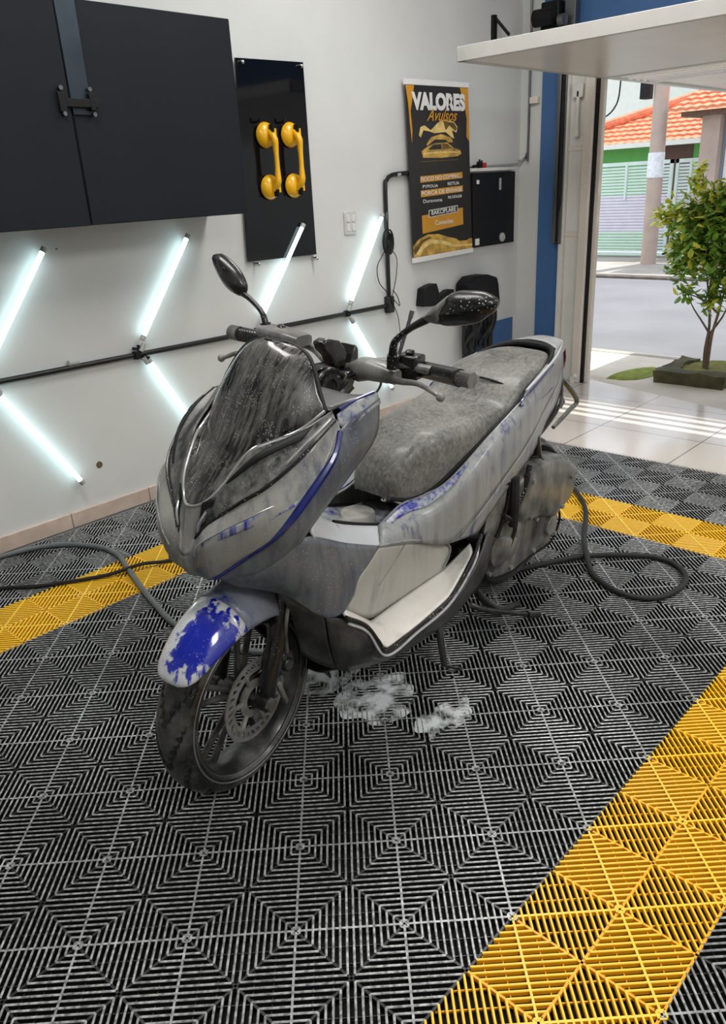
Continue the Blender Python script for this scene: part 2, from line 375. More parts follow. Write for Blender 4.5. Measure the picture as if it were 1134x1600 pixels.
def band(a, b):
    if -4 <= b < -2 and a < 16: return 'near'
    if 10 <= b < 12 and a < 16: return 'far'
    if 14 <= a < 16 and -4 <= b < 12: return 'end'
    return 'dark'
mats_ = {'dark': MB(), 'near': MB(), 'far': MB(), 'end': MB()}
for q in mats_.values(): q.tops = set()
for a in range(-5, 20):
    for b_ in range(-9, 15):
        if a < 3 and b_ < -5: continue
        cell(mats_[band(a, b_)], a, b_)
fm = thing('floor_mat', 'black and yellow interlocking slatted plastic mat covering the garage floor', 'floor mat', (1, .5, 0))
def lit_tops(o, mb, side):  # upper faces take the painted-highlight material, flanks the plain one
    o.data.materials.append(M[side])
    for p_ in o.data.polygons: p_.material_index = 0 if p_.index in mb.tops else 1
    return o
def under(o, p):
    o.parent = p; o.location = -Vector(p.location); return o
under(lit_tops(mats_['dark'].build('slatted_tiles', 'slat', ang=30, label='black slatted plastic tiles'), mats_['dark'], 'slatside'), fm)
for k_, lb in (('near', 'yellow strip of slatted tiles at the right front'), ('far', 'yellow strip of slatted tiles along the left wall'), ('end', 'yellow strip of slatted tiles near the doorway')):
    under(lit_tops(mats_[k_].build('yellow_strip', 'slaty', ang=30, label=lb), mats_[k_], 'slatyside'), fm)
    
# wall cabinet with two doors, strap and latch
cb = thing('wall_cabinet', 'matte black two-door wall cabinet with a steel strap and latch', 'cabinet', (1.2, 2.2, 1.31))
def part(mb, name, m, root, **k):
    o = mb.build(name, m, **k); return under(o, root)
part(MB().b2((-.1, 2.105, 1.31), (1.752, YW, 2.078)), 'body', 'cab', cb, bev=.003)
part(MB().b2((.965, 2.082, 1.312), (1.757, 2.104, 2.080)), 'door', 'cab', cb, bev=.003)
part(MB().b2((-.1, 2.066, 1.310), (.955, 2.104, 2.085)), 'door', 'cab', cb, bev=.003)
part(MB().b2((.966, 2.074, 1.70), (1.045, 2.081, 2.082)), 'strap', 'cabstrap', cb, bev=.001, label='blue-grey steel strap above the latch')
part(MB().b2((.968, 2.076, 1.312), (1.03, 2.081, 1.69)), 'cover_strip', 'cab', cb, bev=.001)
lt = part(MB().b2((.915, 2.052, 1.722), (1.065, 2.062, 1.752)).b2((.905, 2.050, 1.705), (.935, 2.066, 1.772)).b2((1.03, 2.050, 1.712), (1.052, 2.076, 1.772)), 'latch', 'black', cb, bev=.003)
for q in ((.92, 2.048, 1.785), (1.04, 2.055, 1.785), (.92, 2.048, 1.70), (1.045, 2.055, 1.70)):
    o = MB().cyl((q[0], q[1], q[2]), (q[0], q[1]+.016, q[2]), .008, n=12).build('latch_bolt', 'steel'); o.parent = lt

# glossy board on stand-offs with two suction lifters
gb = thing('display_board', 'glossy black board on wall beside the cabinet, holding two yellow lifters', 'board', (2.2, 2.37, 1.07))
part(MB().prism([(1.955, 2.362, 1.072), (2.437, 2.362, 1.066), (2.437, 2.362, 1.995), (2.0, 2.362, 1.988)], (0, .008, 0)), 'panel', 'gloss', gb)
for q in ((2.01, 1.055), (2.425, 1.045), (2.41, 1.975), (2.03, 1.97)):
    part(MB().cyl((q[0], YW, q[1]), (q[0], 2.346, q[1]), .009, n=14).sph((q[0], 2.346, q[1]), .009, 6), 'stand_off', 'chrome', gb)
def lifter(x, z, lab):
    t = thing('suction_lifter', lab, 'suction lifter', (x, 2.36, z), 'yellow suction lifters on the glossy board')
    dz = .240
    def q(mb, name, m, par=t): o = mb.build(name, m, bev=0); return under(o, par) if par is t else o
    for s_ in (0, 1):
        zz = z+s_*dz; 
        mb = MB().rev([(0, 0), (.058, 0), (.060, .006), (.056, .016), (.044, .030), (.022, .038), (0, .038)], (x, 2.356, zz), (0, -1, 0), 32, closed=False)
        q(mb, 'cup', 'yellowplastic')
        k = 1 if s_ == 0 else -1
        mb = MB().box((x+.012, 2.300, zz+k*.0), (.016, .018, .052)); q(mb, 'release_lever', 'yellowplastic')
    mb = MB().tube([(x+.002, 2.322, z-.012), (x+.004, 2.292, z+.020), (x+.006, 2.290, z+.07), (x+.006, 2.290, z+dz-.07), (x+.004, 2.292, z+dz-.02), (x+.002, 2.322, z+dz+.012)], [.017, .017, .0125, .0125, .017, .017], 16, sub=30)
    q(mb, 'handle', 'yellowplastic')
    q(MB().b2((x-.004, 2.288, z-.045), (x+.006, 2.318, z-.012)), 'grip_slot', 'black'); q(MB().b2((x-.004, 2.288, z+dz+.012), (x+.006, 2.318, z+dz+.045)), 'grip_slot', 'black')
    return t
lifter(2.135, 1.418, 'yellow suction lifter on the glossy board, nearer the cabinet')
lifter(2.300, 1.420, 'yellow suction lifter on the glossy board, farther from the cabinet')
for x_, lb_ in ((2.115, 'small black peg above the yellow lifter nearer the cabinet'), (2.277, 'small black peg above the yellow lifter farther from the cabinet')):
    tag(MB().tube([(x_-.03, 2.366, 1.715), (x_-.03, 2.33, 1.72), (x_-.025, 2.325, 1.735)], .006, 8, sub=8).build('peg_hook', 'black'), lb_, 'hook', 'pegs on the glossy board')

# LED tubes, conduit with clamps
def led(a, b, lab, idx):
    t = thing('led_tube', lab, 'light', a, 'slanted led tubes on the left wall')
    a = Vector(a); b = Vector(b); d = (b-a).normalized()
    o = MB().cyl(a+d*.02, b-d*.02, .0102, n=14).build('diffuser', 'tube'); under(o, t)
    for p, q in ((a, a+d*.022), (b-d*.022, b)):
        o = MB().cyl(p, q, .013, n=14).build('end_cap', 'capgrey'); under(o, t)
YT = 2.349
ups = [((.885, YT, 1.232), (.545, YT, .792)), ((1.600, YT, 1.230), (1.268, YT, .790)), ((2.345, YT, 1.228), (1.998, YT, .788)), ((2.985, YT, 1.242), (2.668, YT, .765))]
dns = [((.560, YT, .695), (.850, YT, .205)), ((1.282, YT, .700), (1.562, YT, .205)), ((1.975, YT, .690), (2.270, YT, .200)), ((2.675, YT, .675), (3.02, YT, .185))]
ul = ['led tube slanting up above the black pipe, leftmost, below the cabinet', 'led tube slanting up above the black pipe, below the cabinet right half', 'led tube slanting up in front of the glossy board corner', 'led tube slanting up beside the coiled black cable']
dl = ['led tube slanting down below the black pipe, leftmost', 'led tube slanting down from the black pipe, left of the scooter windscreen', 'led tube below the black pipe, hidden behind the scooter windscreen', 'led tube slanting down from the black pipe, behind the scooter handlebar']
for (a, b_), l_ in zip(ups, ul): led(a, b_, l_, 0)
for (a, b_), l_ in zip(dns, dl):
    if 'hidden' not in l_: led(a, b_, l_, 1)
pc = thing('wall_conduit', 'black conduit pipe running along the wall and up behind the banner', 'pipe', (1.5, 2.37, .74))
part(MB().tube([(-1.5, 2.368, .745), (3.02, 2.368, .710)], .0125, 12).tube([(3.035, 2.368, .70), (3.037, 2.368, 1.36), (3.05, 2.368, 1.42), (3.10, 2.368, 1.452), (3.3, 2.368, 1.462)], .0125, 12, sub=40), 'pipe', 'pipe', pc)
part(MB().b2((3.005, 2.345, .665), (3.06, YW, .765)), 'junction_box', 'pipe', pc, bev=.006)
part(MB().tube([(.90, 2.368, .747), (.945, 2.368, .7465)], .0135, 12), 'coupling', 'capgrey', pc, label='white pipe coupling')
part(MB().tube([(3.037, 2.368, 1.20), (3.037, 2.368, 1.25)], .0135, 12), 'coupling', 'steel', pc)
part(MB().tube([(3.14, 2.368, 1.453), (3.17, 2.368, 1.455)], .0135, 12), 'coupling', 'capgrey', pc)
for x_, lb_ in ((.56, 'pale clamp on the black pipe at the left picture edge'), (1.262, 'black bolted clamp on the black pipe between two led tubes, left of the windscreen'), (1.98, 'small clamp on the black pipe behind the scooter right mirror stem'), (2.66, 'small pale clamp on the black pipe below the tube beside the cable coil')):
    z_ = .745-.0077*(x_+1.5)
    t = thing('tube_clamp', lb_, 'clamp', (x_, 2.37, z_), 'clamps on the black pipe')
    if abs(x_-1.262) < .1: part(MB().b2((x_-.040, 2.345, z_-.018), (x_-.015, 2.38, z_+.016)).b2((x_+.0, 2.340, z_-.028), (x_+.03, 2.375, z_-.014)).b2((x_-.016, 2.35, z_+.01), (x_-.008, 2.37, z_+.045)).cyl((x_-.03, 2.34, z_+.03), (x_-.03, 2.38, z_+.03), .007, n=10), 'bracket', 'black', t, bev=.002)
    else: part(MB().b2((x_-.02, 2.35, z_-.016), (x_+.012, 2.383, z_+.016)), 'bracket', 'black', t, bev=.002)
    part(MB().cyl((x_+.012, YT, z_+.048), (x_-.010, YT, z_+.016), .011, n=12), 'sleeve', 'capgrey', t)
    part(MB().cyl((x_+.016, YT, z_-.044), (x_+.0, YT, z_-.016), .011, n=12), 'sleeve', 'capgrey', t)
# coil of cable, cord
mb = MB()
random.seed(3)
for k_ in range(9):
    rx = .034+random.uniform(-.006, .006); rz = .060+random.uniform(-.008, .008); cx = 3.015+random.uniform(-.006, .006); cz = 1.08+random.uniform(-.008, .008); yy = 2.352-.006*(k_ % 4)
    mb.tube([(cx+rx*math.cos(a*PI/12), yy, cz+rz*math.sin(a*PI/12)) for a in range(25)], .005, 6)
co = thing('cable_coil', 'coil of black cable hung on the vertical black pipe', 'cable', (3.01, 2.36, 1.0))
part(mb, 'coil', 'cable', co)
part(MB().tube([(2.985, 2.35, 1.03), (2.93, 2.36, .95), (2.94, 2.36, .86), (3.0, 2.36, .80), (3.06, 2.35, .74), (3.10, 2.34, .70), (3.08, 2.34, .76), (3.05, 2.35, .80)], .0028, 6, sub=50), 'loose_loop', 'cable', co)
part(MB().tube([(3.05, 2.35, 1.04), (3.11, 2.36, .98), (3.10, 2.36, .88), (3.06, 2.35, .80), (3.03, 2.34, .74), (3.09, 2.35, .64), (3.12, 2.36, .5), (3.11, 2.36, .35), (3.13, 2.36, .19)], .0028, 6, sub=60), 'cord', 'cable', co)
# switch plate
t = thing('wall_switch', 'pale grey double switch plate between the board and the vertical black pipe', 'switch', (2.72, YW, 1.15))
part(MB().b2((2.688, 2.374, 1.148), (2.782, YW, 1.272)), 'plate', 'sock', t, bev=.003)
for x_ in (2.712, 2.757):
    for z_ in (1.185, 1.235): part(MB().b2((x_-.013, 2.368, z_-.019), (x_+.013, 2.376, z_+.019)), 'rocker', 'white', t, bev=.002)
tag(MB().rev([(0, 0), (.010, 0), (.006, -.004), (0, -.004)], (.962, YW-.001, .256), (0, -1, 0), 12, closed=False).cyl((.962, YW, .256), (.962, YW-.003, .256), .016, n=8).build('wall_socket_hole', mat('rust_hole', (96, 84, 62), .8, var=.5, vscale=120)), 'small rusty screw hole in wall above the skirting', 'hole')
tag(MB().cyl((.953, YW, 1.22), (.953, YW-.006, 1.22), .004, n=8).build('wall_screw', 'steel'), 'tiny screw in the wall just below the cabinet', 'screw')

# ------------------------------------------------------------------ banner with lettering
bn = thing('price_banner', 'black hanging price banner with gold pictures and white headline VALORES', 'banner', (3.55, 2.36, .95))
BC = [Vector((3.222, 2.352, 1.955)), Vector((3.832, 2.352, 1.962)), Vector((3.262, 2.352, .942)), Vector((3.885, 2.352, .952))]
def bp(u, v, h=0):
    p = (BC[0].lerp(BC[1], u)).lerp(BC[2].lerp(BC[3], u), v); return Vector((p.x, p.y-h, p.z))
def bpoly(uv, name, m, h=.002, **k):
    mb = MB(); mb.prism([bp(u, v, h-.001) for u, v in uv], (0, -.001, 0)); return part(mb, name, m, bn, **k)
ink = mat('banner_black', (34, 32, 32), .38); gold = mat('banner_orange', (214, 152, 44), .45, var=.06)
bwhite = mat('banner_white', (236, 236, 234), .5)
gold2 = mat('banner_gold_gradient', (196, 158, 74), .35, var=.55, vscale=14); gold3 = mat('banner_dark_gold', (112, 84, 36), .4, var=.5, vscale=20); goldl = mat('banner_pale_gold', (238, 208, 130), .4, var=.2, vscale=24)
mb = MB(); mb.prism([bp(0, 0), bp(1, 0), bp(1, 1), bp(0, 1)], (0, .003, 0)); part(mb, 'sheet', ink, bn)
for v0, v1 in ((-.004, .026), (.974, 1.004)):
    mb = MB(); mb.prism([bp(-.01, v0, .006), bp(1.01, v0, .006), bp(1.01, v1, .006), bp(-.01, v1, .006)], (0, .016, 0)); part(mb, 'end_rail', bwhite, bn, bev=.002)
def btext(txt, u0, u1, v0, v1, m, off=0, shear=0, name='lettering', h=.0028, tilt=0):
    cu = bpy.data.curves.new('t', 'FONT'); cu.body = txt; cu.offset = off; cu.shear = shear; cu.resolution_u = 4
    ob = bpy.data.objects.new('t', cu); COL.objects.link(ob)
    dg = bpy.context.evaluated_depsgraph_get(); me = ob.evaluated_get(dg).to_mesh()
    vs = [v.co.copy() for v in me.vertices]; fs = [tuple(p.vertices) for p in me.polygons]
    ob.evaluated_get(dg).to_mesh_clear(); bpy.data.objects.remove(ob); bpy.data.curves.remove(cu)
    x0 = min(v.x for v in vs); x1 = max(v.x for v in vs); y0 = min(v.y for v in vs); y1 = max(v.y for v in vs)
    mb = MB(); mb.v([bp(u0+(u1-u0)*(v.x-x0)/(x1-x0), v1+(v0-v1)*(v.y-y0)/(y1-y0)-tilt*(v.x-x0)/(x1-x0), h) for v in vs]); mb.F = fs
    part(mb, name, m, bn, ang=180)
bpoly([(.0, .027), (.13, .027), (.10, .09), (.06, .16), (.075, .26), (.06, .33), (.04, .22), (.03, .12)], 'gold_ribbon', gold)
bpoly([(.86, .027), (1, .027), (1, .33), (.95, .30), (.965, .2), (.93, .12)], 'gold_ribbon', gold)
btext('VALORES', .08, .94, .060, .156, bwhite, off=.062)
btext('Avulsos', .30, .80, .148, .212, gold, off=.012, shear=.5, h=.0034)
# picture: golden car under a lifted cloth
bpoly([(.20, .245), (.26, .235), (.36, .262), (.48, .22), (.56, .205), (.74, .215), (.80, .245), (.78, .275), (.70, .262), (.74, .31), (.69, .30), (.60, .272), (.42, .278), (.34, .268), (.24, .262), (.2, .30), (.17, .29)], 'cloth_picture', goldl)
bpoly([(.56, .21), (.74, .222), (.79, .25), (.76, .268), (.66, .235), (.60, .262)], 'cloth_picture', gold3, h=.0032)
bpoly([(.36, .30), (.52, .283), (.68, .302), (.72, .33), (.64, .33), (.6, .315), (.42, .312), (.30, .345), (.28, .34)], 'cloth_picture', gold2)
bpoly([(.20, .375), (.30, .35), (.42, .332), (.62, .330), (.72, .36), (.84, .378), (.85, .398), (.78, .41), (.5, .415), (.22, .41)], 'car_picture', gold2)
bpoly([(.30, .368), (.38, .343), (.51, .338), (.52, .366)], 'car_picture', ink, h=.0034)
bpoly([(.54, .338), (.62, .338), (.70, .366), (.54, .367)], 'car_picture', gold3, h=.0034)
bpoly([(.22, .385), (.50, .379), (.82, .384), (.82, .390), (.50, .388), (.22, .393)], 'car_picture', goldl, h=.0036)
bpoly([(.18, .43), (.80, .428), (.80, .431), (.18, .434)], 'car_picture', gold3, h=.0034)
bpoly([(.16, .512), (.86, .503), (.86, .538), (.16, .548)], 'price_bar', gold); btext('FIOCO NO COMPAC..', .17, .84, .517, .541, bwhite, off=.012, tilt=.006)
btext('PYPOUA', .19, .44, .562, .580, bwhite, off=.015); btext('RETUA', .60, .80, .556, .575, bwhite, off=.02)
bpoly([(.16, .592), (.86, .582), (.86, .619), (.16, .630)], 'price_bar', gold); btext('PORCA DE ENVASE', .17, .84, .597, .621, bwhite, off=.015, tilt=.006)
btext('Duravoma', .19, .50, .644, .664, bwhite, off=.012); btext('R$ DOUGR', .60, .84, .636, .655, bwhite, off=.02)
bpoly([(.16, .735), (.85, .715), (.85, .818), (.16, .840)], 'price_box', gold)
bpoly([(.27, .708), (.76, .697), (.76, .738), (.27, .751)], 'name_plate', bwhite, h=.003); bpoly([(.28, .712), (.75, .701), (.75, .735), (.28, .747)], 'name_plate', ink, h=.0036)
btext('BAKCIPLARE', .31, .72, .712, .739, bwhite, off=.02, h=.0044, tilt=.008); btext('Conexões', .37, .67, .772, .800, bwhite, off=.008, h=.003)
bpoly([(.0, .905), (.10, .868), (.24, .848), (.42, .855), (.60, .885), (.78, .905), (1, .912), (1, .973), (0, .973)], 'gold_wave', gold2)
bpoly([(.04, .955), (.14, .905), (.30, .880), (.50, .900), (.70, .935), (1, .948), (1, .958), (.66, .948), (.46, .918), (.30, .905), (.18, .925), (.10, .965)], 'gold_wave', goldl, h=.0032)
bpoly([(.0, .93), (.12, .88), (.26, .862), (.30, .868), (.16, .89), (.03, .955)], 'gold_wave', gold3, h=.0034)
bpoly([(.72, .90), (.86, .908), (.94, .895), (.98, .902), (.90, .92), (.76, .916)], 'gold_wave', ink, h=.0034)

# ------------------------------------------------------------------ electrical box, ledge, conduit
t = thing('electrical_box', 'flat black electrical box on the wall right of the banner', 'electrical box', (4.13, 2.37, .97))
part(MB().b2((3.892, 2.35, .975), (4.392, YW, 1.443)), 'door', 'black', t, bev=.003)
part(MB().b2((4.17, 2.347, 1.30), (4.29, 2.351, 1.425)), 'inset_plate', 'cab', t)
part(MB().b2((4.19, 2.344, 1.33), (4.212, 2.348, 1.405)), 'label_strip', 'capgrey', t)
part(MB().b2((3.93, 2.346, 1.375), (3.955, 2.351, 1.40)).b2((3.915, 2.346, .99), (3.96, 2.351, 1.032)), 'sticker', bwhite, t)
part(MB().rev([(0, 0), (.03, 0), (.03, .01), (.02, .02), (0, .022)], (4.235, 2.352, 1.02), (0, -1, 0), 16, closed=False), 'knob', 'capgrey', t)
tag(MB().b2((3.86, 2.335, 1.452), (4.40, YW, 1.472)).build('wall_ledge', 'white', bev=.003), 'narrow white ledge above the black electrical box', 'ledge')
t = thing('padlock', 'small red and black padlock lying on the white ledge', 'padlock', (3.98, 2.35, 1.472))
part(MB().b2((3.98, 2.336, 1.472), (4.025, 2.362, 1.504)), 'body', 'red', t, bev=.003)
part(MB().b2((3.945, 2.336, 1.472), (3.98, 2.362, 1.512)).cyl((3.90, 2.355, 1.482), (3.945, 2.355, 1.485), .010, n=10).b2((3.965, 2.35, 1.51), (3.975, 2.36, 1.525)).b2((3.99, 2.35, 1.504), (4.00, 2.36, 1.518)), 'shackle', 'black', t, bev=.002)
t = thing('corner_conduit', 'thin pale conduit running above the ledge and up the room corner', 'conduit', (4.3, 2.37, 1.5))
part(MB().tube([(3.86, 2.375, 1.492), (4.40, 2.375, 1.498), (4.46, 2.373, 1.51)], .010, 10, sub=16), 'horizontal_run', 'conduit', t)
part(MB().tube([(4.455, 2.372, 1.505), (4.487, 2.34, 1.52), (4.487, 2.318, 1.56), (4.487, 2.312, 1.64), (4.487, 2.312, 3.19)], .008, 10, sub=60), 'riser', 'steel', t)
part(MB().b2((4.47, 2.235, 1.86), (4.50, 2.30, 1.90)), 'bracket', 'gatewhite', t, bev=.002)

# black gear and hoses hanging on the wall
t = thing('wall_holder', 'black plastic tool holder on wall, left of the hanging hoses', 'holder', (3.47, 2.37, .66))
part(MB().prism([(3.310, 2.32, .665), (3.33, 2.32, .775), (3.40, 2.32, .79), (3.455, 2.32, .795), (3.475, 2.32, .745), (3.50, 2.32, .655), (3.40, 2.32, .655)], (0, .066, 0)), 'holder_body', 'black', t, bev=.006)
part(MB().prism([(3.49, 2.33, .70), (3.60, 2.33, .735), (3.65, 2.33, .735), (3.66, 2.33, .69), (3.54, 2.33, .645), (3.49, 2.33, .655)], (0, .056, 0)), 'arm', 'black', t, bev=.006)
t = thing('hose_hanger', 'bundle of black hoses hanging from a black wall bracket', 'hose bundle', (3.95, 2.37, .2))
part(MB().prism([(3.72, 2.26, .64), (3.73, 2.26, .76), (3.80, 2.26, .80), (3.95, 2.26, .80), (4.06, 2.26, .77), (4.08, 2.26, .72), (4.10, 2.26, .60), (3.9, 2.26, .58)], (0, .12, 0)), 'bracket', 'black', t, bev=.012)
random.seed(5)
for k_ in range(11):
    xa = 3.76+k_*.032+random.uniform(-.012, .012); xb = min(4.10, max(3.74, xa+random.uniform(-.12, .12))); zb = random.uniform(.19, .30)
    part(MB().tube([(xa, 2.30, .64), (xa+random.uniform(-.02, .02), 2.30-random.uniform(0, .05), .48), (xb, 2.31, .34), ((xa+xb)/2+.02, 2.32, zb), (xa+.03, 2.34, .40), (xa+.015, 2.35, .62)], .010, 8, sub=36), 'hose', 'rubber', t)
part(MB().tube([(3.765, 2.33, .60), (3.76, 2.33, .36), (3.74, 2.32, .22), (3.64, 2.30, .20), (3.60, 2.30, .185)], .014, 8, sub=24), 'hose', 'rubber', t)

# ------------------------------------------------------------------ door jamb with gate hardware
jb = MB().b2((4.44, 1.985, 0), (XW+.2, 2.02, 2.12)).b2((4.47, 1.865, 0), (XW+.12, 1.985, 2.12))
struct('door_1', jb, 'white', bev=.004)
struct('trim_1', MB().b2((4.43, 1.80, 0), (XW+.05, 1.868, 2.12)), 'gatewhite', bev=.008)
struct('trim_2', MB().b2((4.45, 1.782, 0), (XW+.03, 1.800, 2.12)), 'black')
struct('trim_3', MB().b2((4.47, 1.752, 0), (XW+.01, 1.782, 2.12)), 'gatewhite', bev=.004)
for z_ in (1.005, 1.545):
    tag(MB().b2((4.462, 1.868, z_), (4.475, 1.985, z_+.03)).build('jamb_rail', 'gatewhite', bev=.003), 'short white rail across the gate jamb, %s' % ('lower one' if z_ < 1.2 else 'upper one'), 'rail')
t = thing('gate_guide', 'hanging steel guide channel beside the blue pillar', 'guide channel', (4.44, 2.03, .96))
part(MB().b2((4.42, 2.035, .965), (4.436, 2.062, 2.17)).b2((4.42, 1.995, .965), (4.436, 2.012, 2.17)), 'channel', 'steel', t, bev=.002)
part(MB().b2((4.436, 1.998, .96), (4.445, 2.06, 2.17)), 'channel_back', 'rubber', t)
part(MB().tube([(4.415, 2.005, 2.165), (4.413, 2.0, 1.6), (4.415, 2.0, 1.25), (4.415, 2.02, 1.15)], .006, 8, sub=14), 'cable', 'black', t)
t = thing('gate_latch', 'white gate latch rod on the jamb below the raised gate', 'latch', (4.45, 1.93, 1.6))
part(MB().b2((4.435, 1.91, 1.66), (4.46, 1.93, 1.90)).b2((4.435, 1.885, 1.86), (4.46, 1.96, 1.94)).b2((4.43, 1.905, 1.63), (4.462, 1.935, 1.67)), 'rod', 'white', t, bev=.004)
tag(MB().sph((4.43, 1.835, .05), .022, 8).cyl((4.43, 1.85, .0), (4.43, 1.85, .05), .018, n=10).build('jamb_bolt', 'white'), 'small white bolt at the foot of the jamb', 'bolt')
# raised up-and-over gate: solid inner half, louvred outer half
gt = thing('raised_gate', 'white up-and-over gate raised flat overhead, louvred outside', 'gate', (4.5, 0, 1.95))
y0, y1 = -2.45, 1.742
part(MB().b2((2.925, y0, 1.948), (4.40, y1, 1.956)), 'solid_panel', 'gatewhite', gt)
fr = MB().b2((2.90, y0, 1.945), (2.925, y1, 2.012)).b2((2.90, y1-.05, 1.945), (6.6, y1, 2.005)).b2((2.90, y0, 1.945), (6.6, y0+.05, 2.005)).b2((4.39, y0, 1.945), (4.44, y1, 1.99)).b2((6.55, y0, 1.945), (6.6, y1, 2.005))
part(fr, 'frame', 'gateedge', gt, bev=.003)
sl = MB(); x_ = 4.52
while x_ < 5.0:
    sl.b2((x_, y0+.05, 1.953), (x_+.046, y1-.05, 1.965)); x_ += .105
part(sl, 'louvres', 'gatewhite', gt)
part(MB().b2((5.02, y0+.05, 1.948), (5.07, y1-.05, 1.99)).b2((5.07, y0+.05, 1.960), (6.55, y1-.05, 1.966)), 'outer_panel', 'gatewhite', gt)
part(MB().b2((4.44, -.37, 1.947), (6.56, -.33, 1.985)), 'centre_bar', 'gatewhite', gt)
t = thing('gate_motor', 'black gate motor and spring assembly above the raised gate', 'motor', (4.3, 2.1, 2.25))
part(MB().cyl((4.35, 2.20, 2.33), (4.35, 2.06, 2.33), .05, n=20), 'motor_body', 'black', t)
part(MB().b2((4.38, 2.05, 2.18), (4.46, 2.18, 2.42)), 'gearbox', 'black', t, bev=.01)
part(MB().cyl((4.36, 2.03, 2.30), (4.36, 1.99, 2.30), .035, n=18), 'pulley', 'steel', t)
part(MB().b2((4.42, 1.955, 2.2), (4.47, 2.03, 2.9)), 'rail', 'steel', t, bev=.003)
t = thing('support_bracket', 'black steel bracket on the left wall above the raised gate', 'bracket', (4.2, 2.386, 2.2))
part(MB().b2((4.13, 2.36, 2.22), (4.16, YW, 2.36)).tube([(4.145, 2.36, 2.34), (4.18, 2.28, 2.24)], .010, 8), 'arm', 'black', t)

# ------------------------------------------------------------------ hoses, foam on the floor
tag(MB().tube([(-.3, 2.30, .012), (.16, 2.335, .012), (.45, 2.31, .012), (.62, 2.23, .012), (.72, 2.07, .012), (.735, 1.93, .012), (.70, 1.80, .012), (.645, 1.62, .012), (.585, 1.40, .012), (.55, 1.22, .012), (.56, 1.0, .012), (.66, .80, .012), (.82, .70, .012)], .011, 10, sub=90).build('water_hose', 'hose'), 'grey water hose curving across the yellow strip to the front wheel', 'hose')
tag(MB().tube([(-.6, 2.28, .008), (.15, 2.10, .008), (.40, 1.91, .008), (.60, 1.78, .012), (.73, 1.73, .024), (.85, 1.69, .008), (1.1, 1.62, .008), (1.35, 1.5, .008)], .008, 8, sub=60).build('power_cable', 'cable'), 'thin black cable lying under the grey hose on the yellow strip', 'cable')
tag(MB().tube([(2.62, 1.05, .012), (2.58, .88, .012), (2.49, .75, .012), (2.31, .60, .012), (2.06, .47, .012), (1.895, .375, .03), (1.77, .28, .012), (1.70, .17, .012), (1.69, .08, .012), (1.735, .01, .012), (1.83, -.02, .012), (1.94, -.005, .012), (2.02, .07, .012), (2.03, .16, .012), (1.97, .27, .012), (1.88, .37, .012), (1.74, .455, .012), (1.63, .51, .012), (1.53, .555, .012), (1.40, .66, .012)], .0105, 10, sub=140).build('pressure_hose', 'rubber'), 'black pressure washer hose looped on the mat behind the scooter', 'hose')
def puddle(cx, cy, rx, ry, seed, lab):
    rng = random.Random(seed); mb = MB()
    fmt = bpy.data.materials.get('thin_foam')
    if not fmt:
        fmt = mat('thin_foam', (232, 238, 240), .45, bump=.6, bscale=220, var=.1, vscale=40)
        n = fmt.node_tree; b = n.nodes['Principled BSDF']; tc = n.nodes.new('ShaderNodeTexCoord'); nz = n.nodes.new('ShaderNodeTexNoise'); nz.inputs['Scale'].default_value = 17; nz.inputs['Detail'].default_value = 6
        n.links.new(tc.outputs['Object'], nz.inputs['Vector']); n.links.new(ramp(n, nz.outputs[0], [(.40, 0), (.56, .92)]), b.inputs['Alpha'])
    ph = [rng.uniform(0, 6.3) for _ in range(4)]
    N = 48; rs = []
    for k_, f_ in enumerate((1, .8, .5, .2)):
        rs.append([(cx+f_*rx*math.cos(2*PI*i/N)*(1+.14*math.sin(3*2*PI*i/N+ph[0])+.1*math.sin(7*2*PI*i/N+ph[1])), cy+f_*ry*math.sin(2*PI*i/N)*(1+.14*math.sin(2*2*PI*i/N+ph[2])), -.0016+.0010*k_) for i in range(N)])
    mb.rings(rs, cap=False); mb.F.append(tuple(range(3*N, 4*N)))
    o = mb.build('foam_puddle', fmt); o['kind'] = 'stuff'; tag(o, lab, 'foam')
puddle(.69, .40, .13, .105, 1, 'white patch of soap foam on the mat under the footboard')
puddle(.70, .63, .17, .11, 2, 'white soap foam on the mat behind the front wheel')
puddle(.74, .19, .10, .06, 4, 'faint foam streak on the mat, nearest the camera side')

# ================================================================== STREET
M['pave'] = mat('sidewalk_concrete', (214, 205, 194), .85, var=.14, vscale=3, bump=.3, bscale=30)
M['pave2'] = mat('far_sidewalk', (170, 162, 154), .85, var=.16, vscale=3, bump=.3, bscale=30)
M['road'] = mat('asphalt', (122, 122, 126), .85, var=.10, vscale=1.2, bump=.35, bscale=60)
M['kerb'] = mat('kerb_stone', (92, 84, 76), .85, var=.3, vscale=8)
M['moss'] = mat('moss', (128, 138, 44), .9, var=.35, vscale=14, bump=.5, bscale=70)
M['stone'] = mat('mossy_stone', (78, 74, 50), .9, var=.5, vscale=9, bump=.6, bscale=40)
M['soil'] = mat('soil', (120, 118, 56), .95, var=.4, vscale=16, bump=.8, bscale=60)
M['bark'] = mat('bark', (112, 94, 80), .85, var=.3, vscale=40)
M['leaf'] = mat('leaf', (124, 166, 66), .4, var=.45, vscale=5)
M['leafy'] = mat('young_leaf', (216, 218, 84), .45, var=.3, vscale=9)
M['pole'] = mat('pole_concrete', (178, 160, 148), .85, var=.1, vscale=4)
M['roof'] = mat('clay_tile', (222, 134, 98), .7, var=.22, vscale=14)
M['green'] = mat('green_render', (96, 168, 86), .8, var=.06)
M['gate1'] = mat('gate_mint', (204, 222, 216), .5, var=.05)
M['gate2'] = mat('gate_lilac', (214, 212, 224), .5, var=.05)
M['brown'] = mat('brown_door', (92, 66, 60), .7)
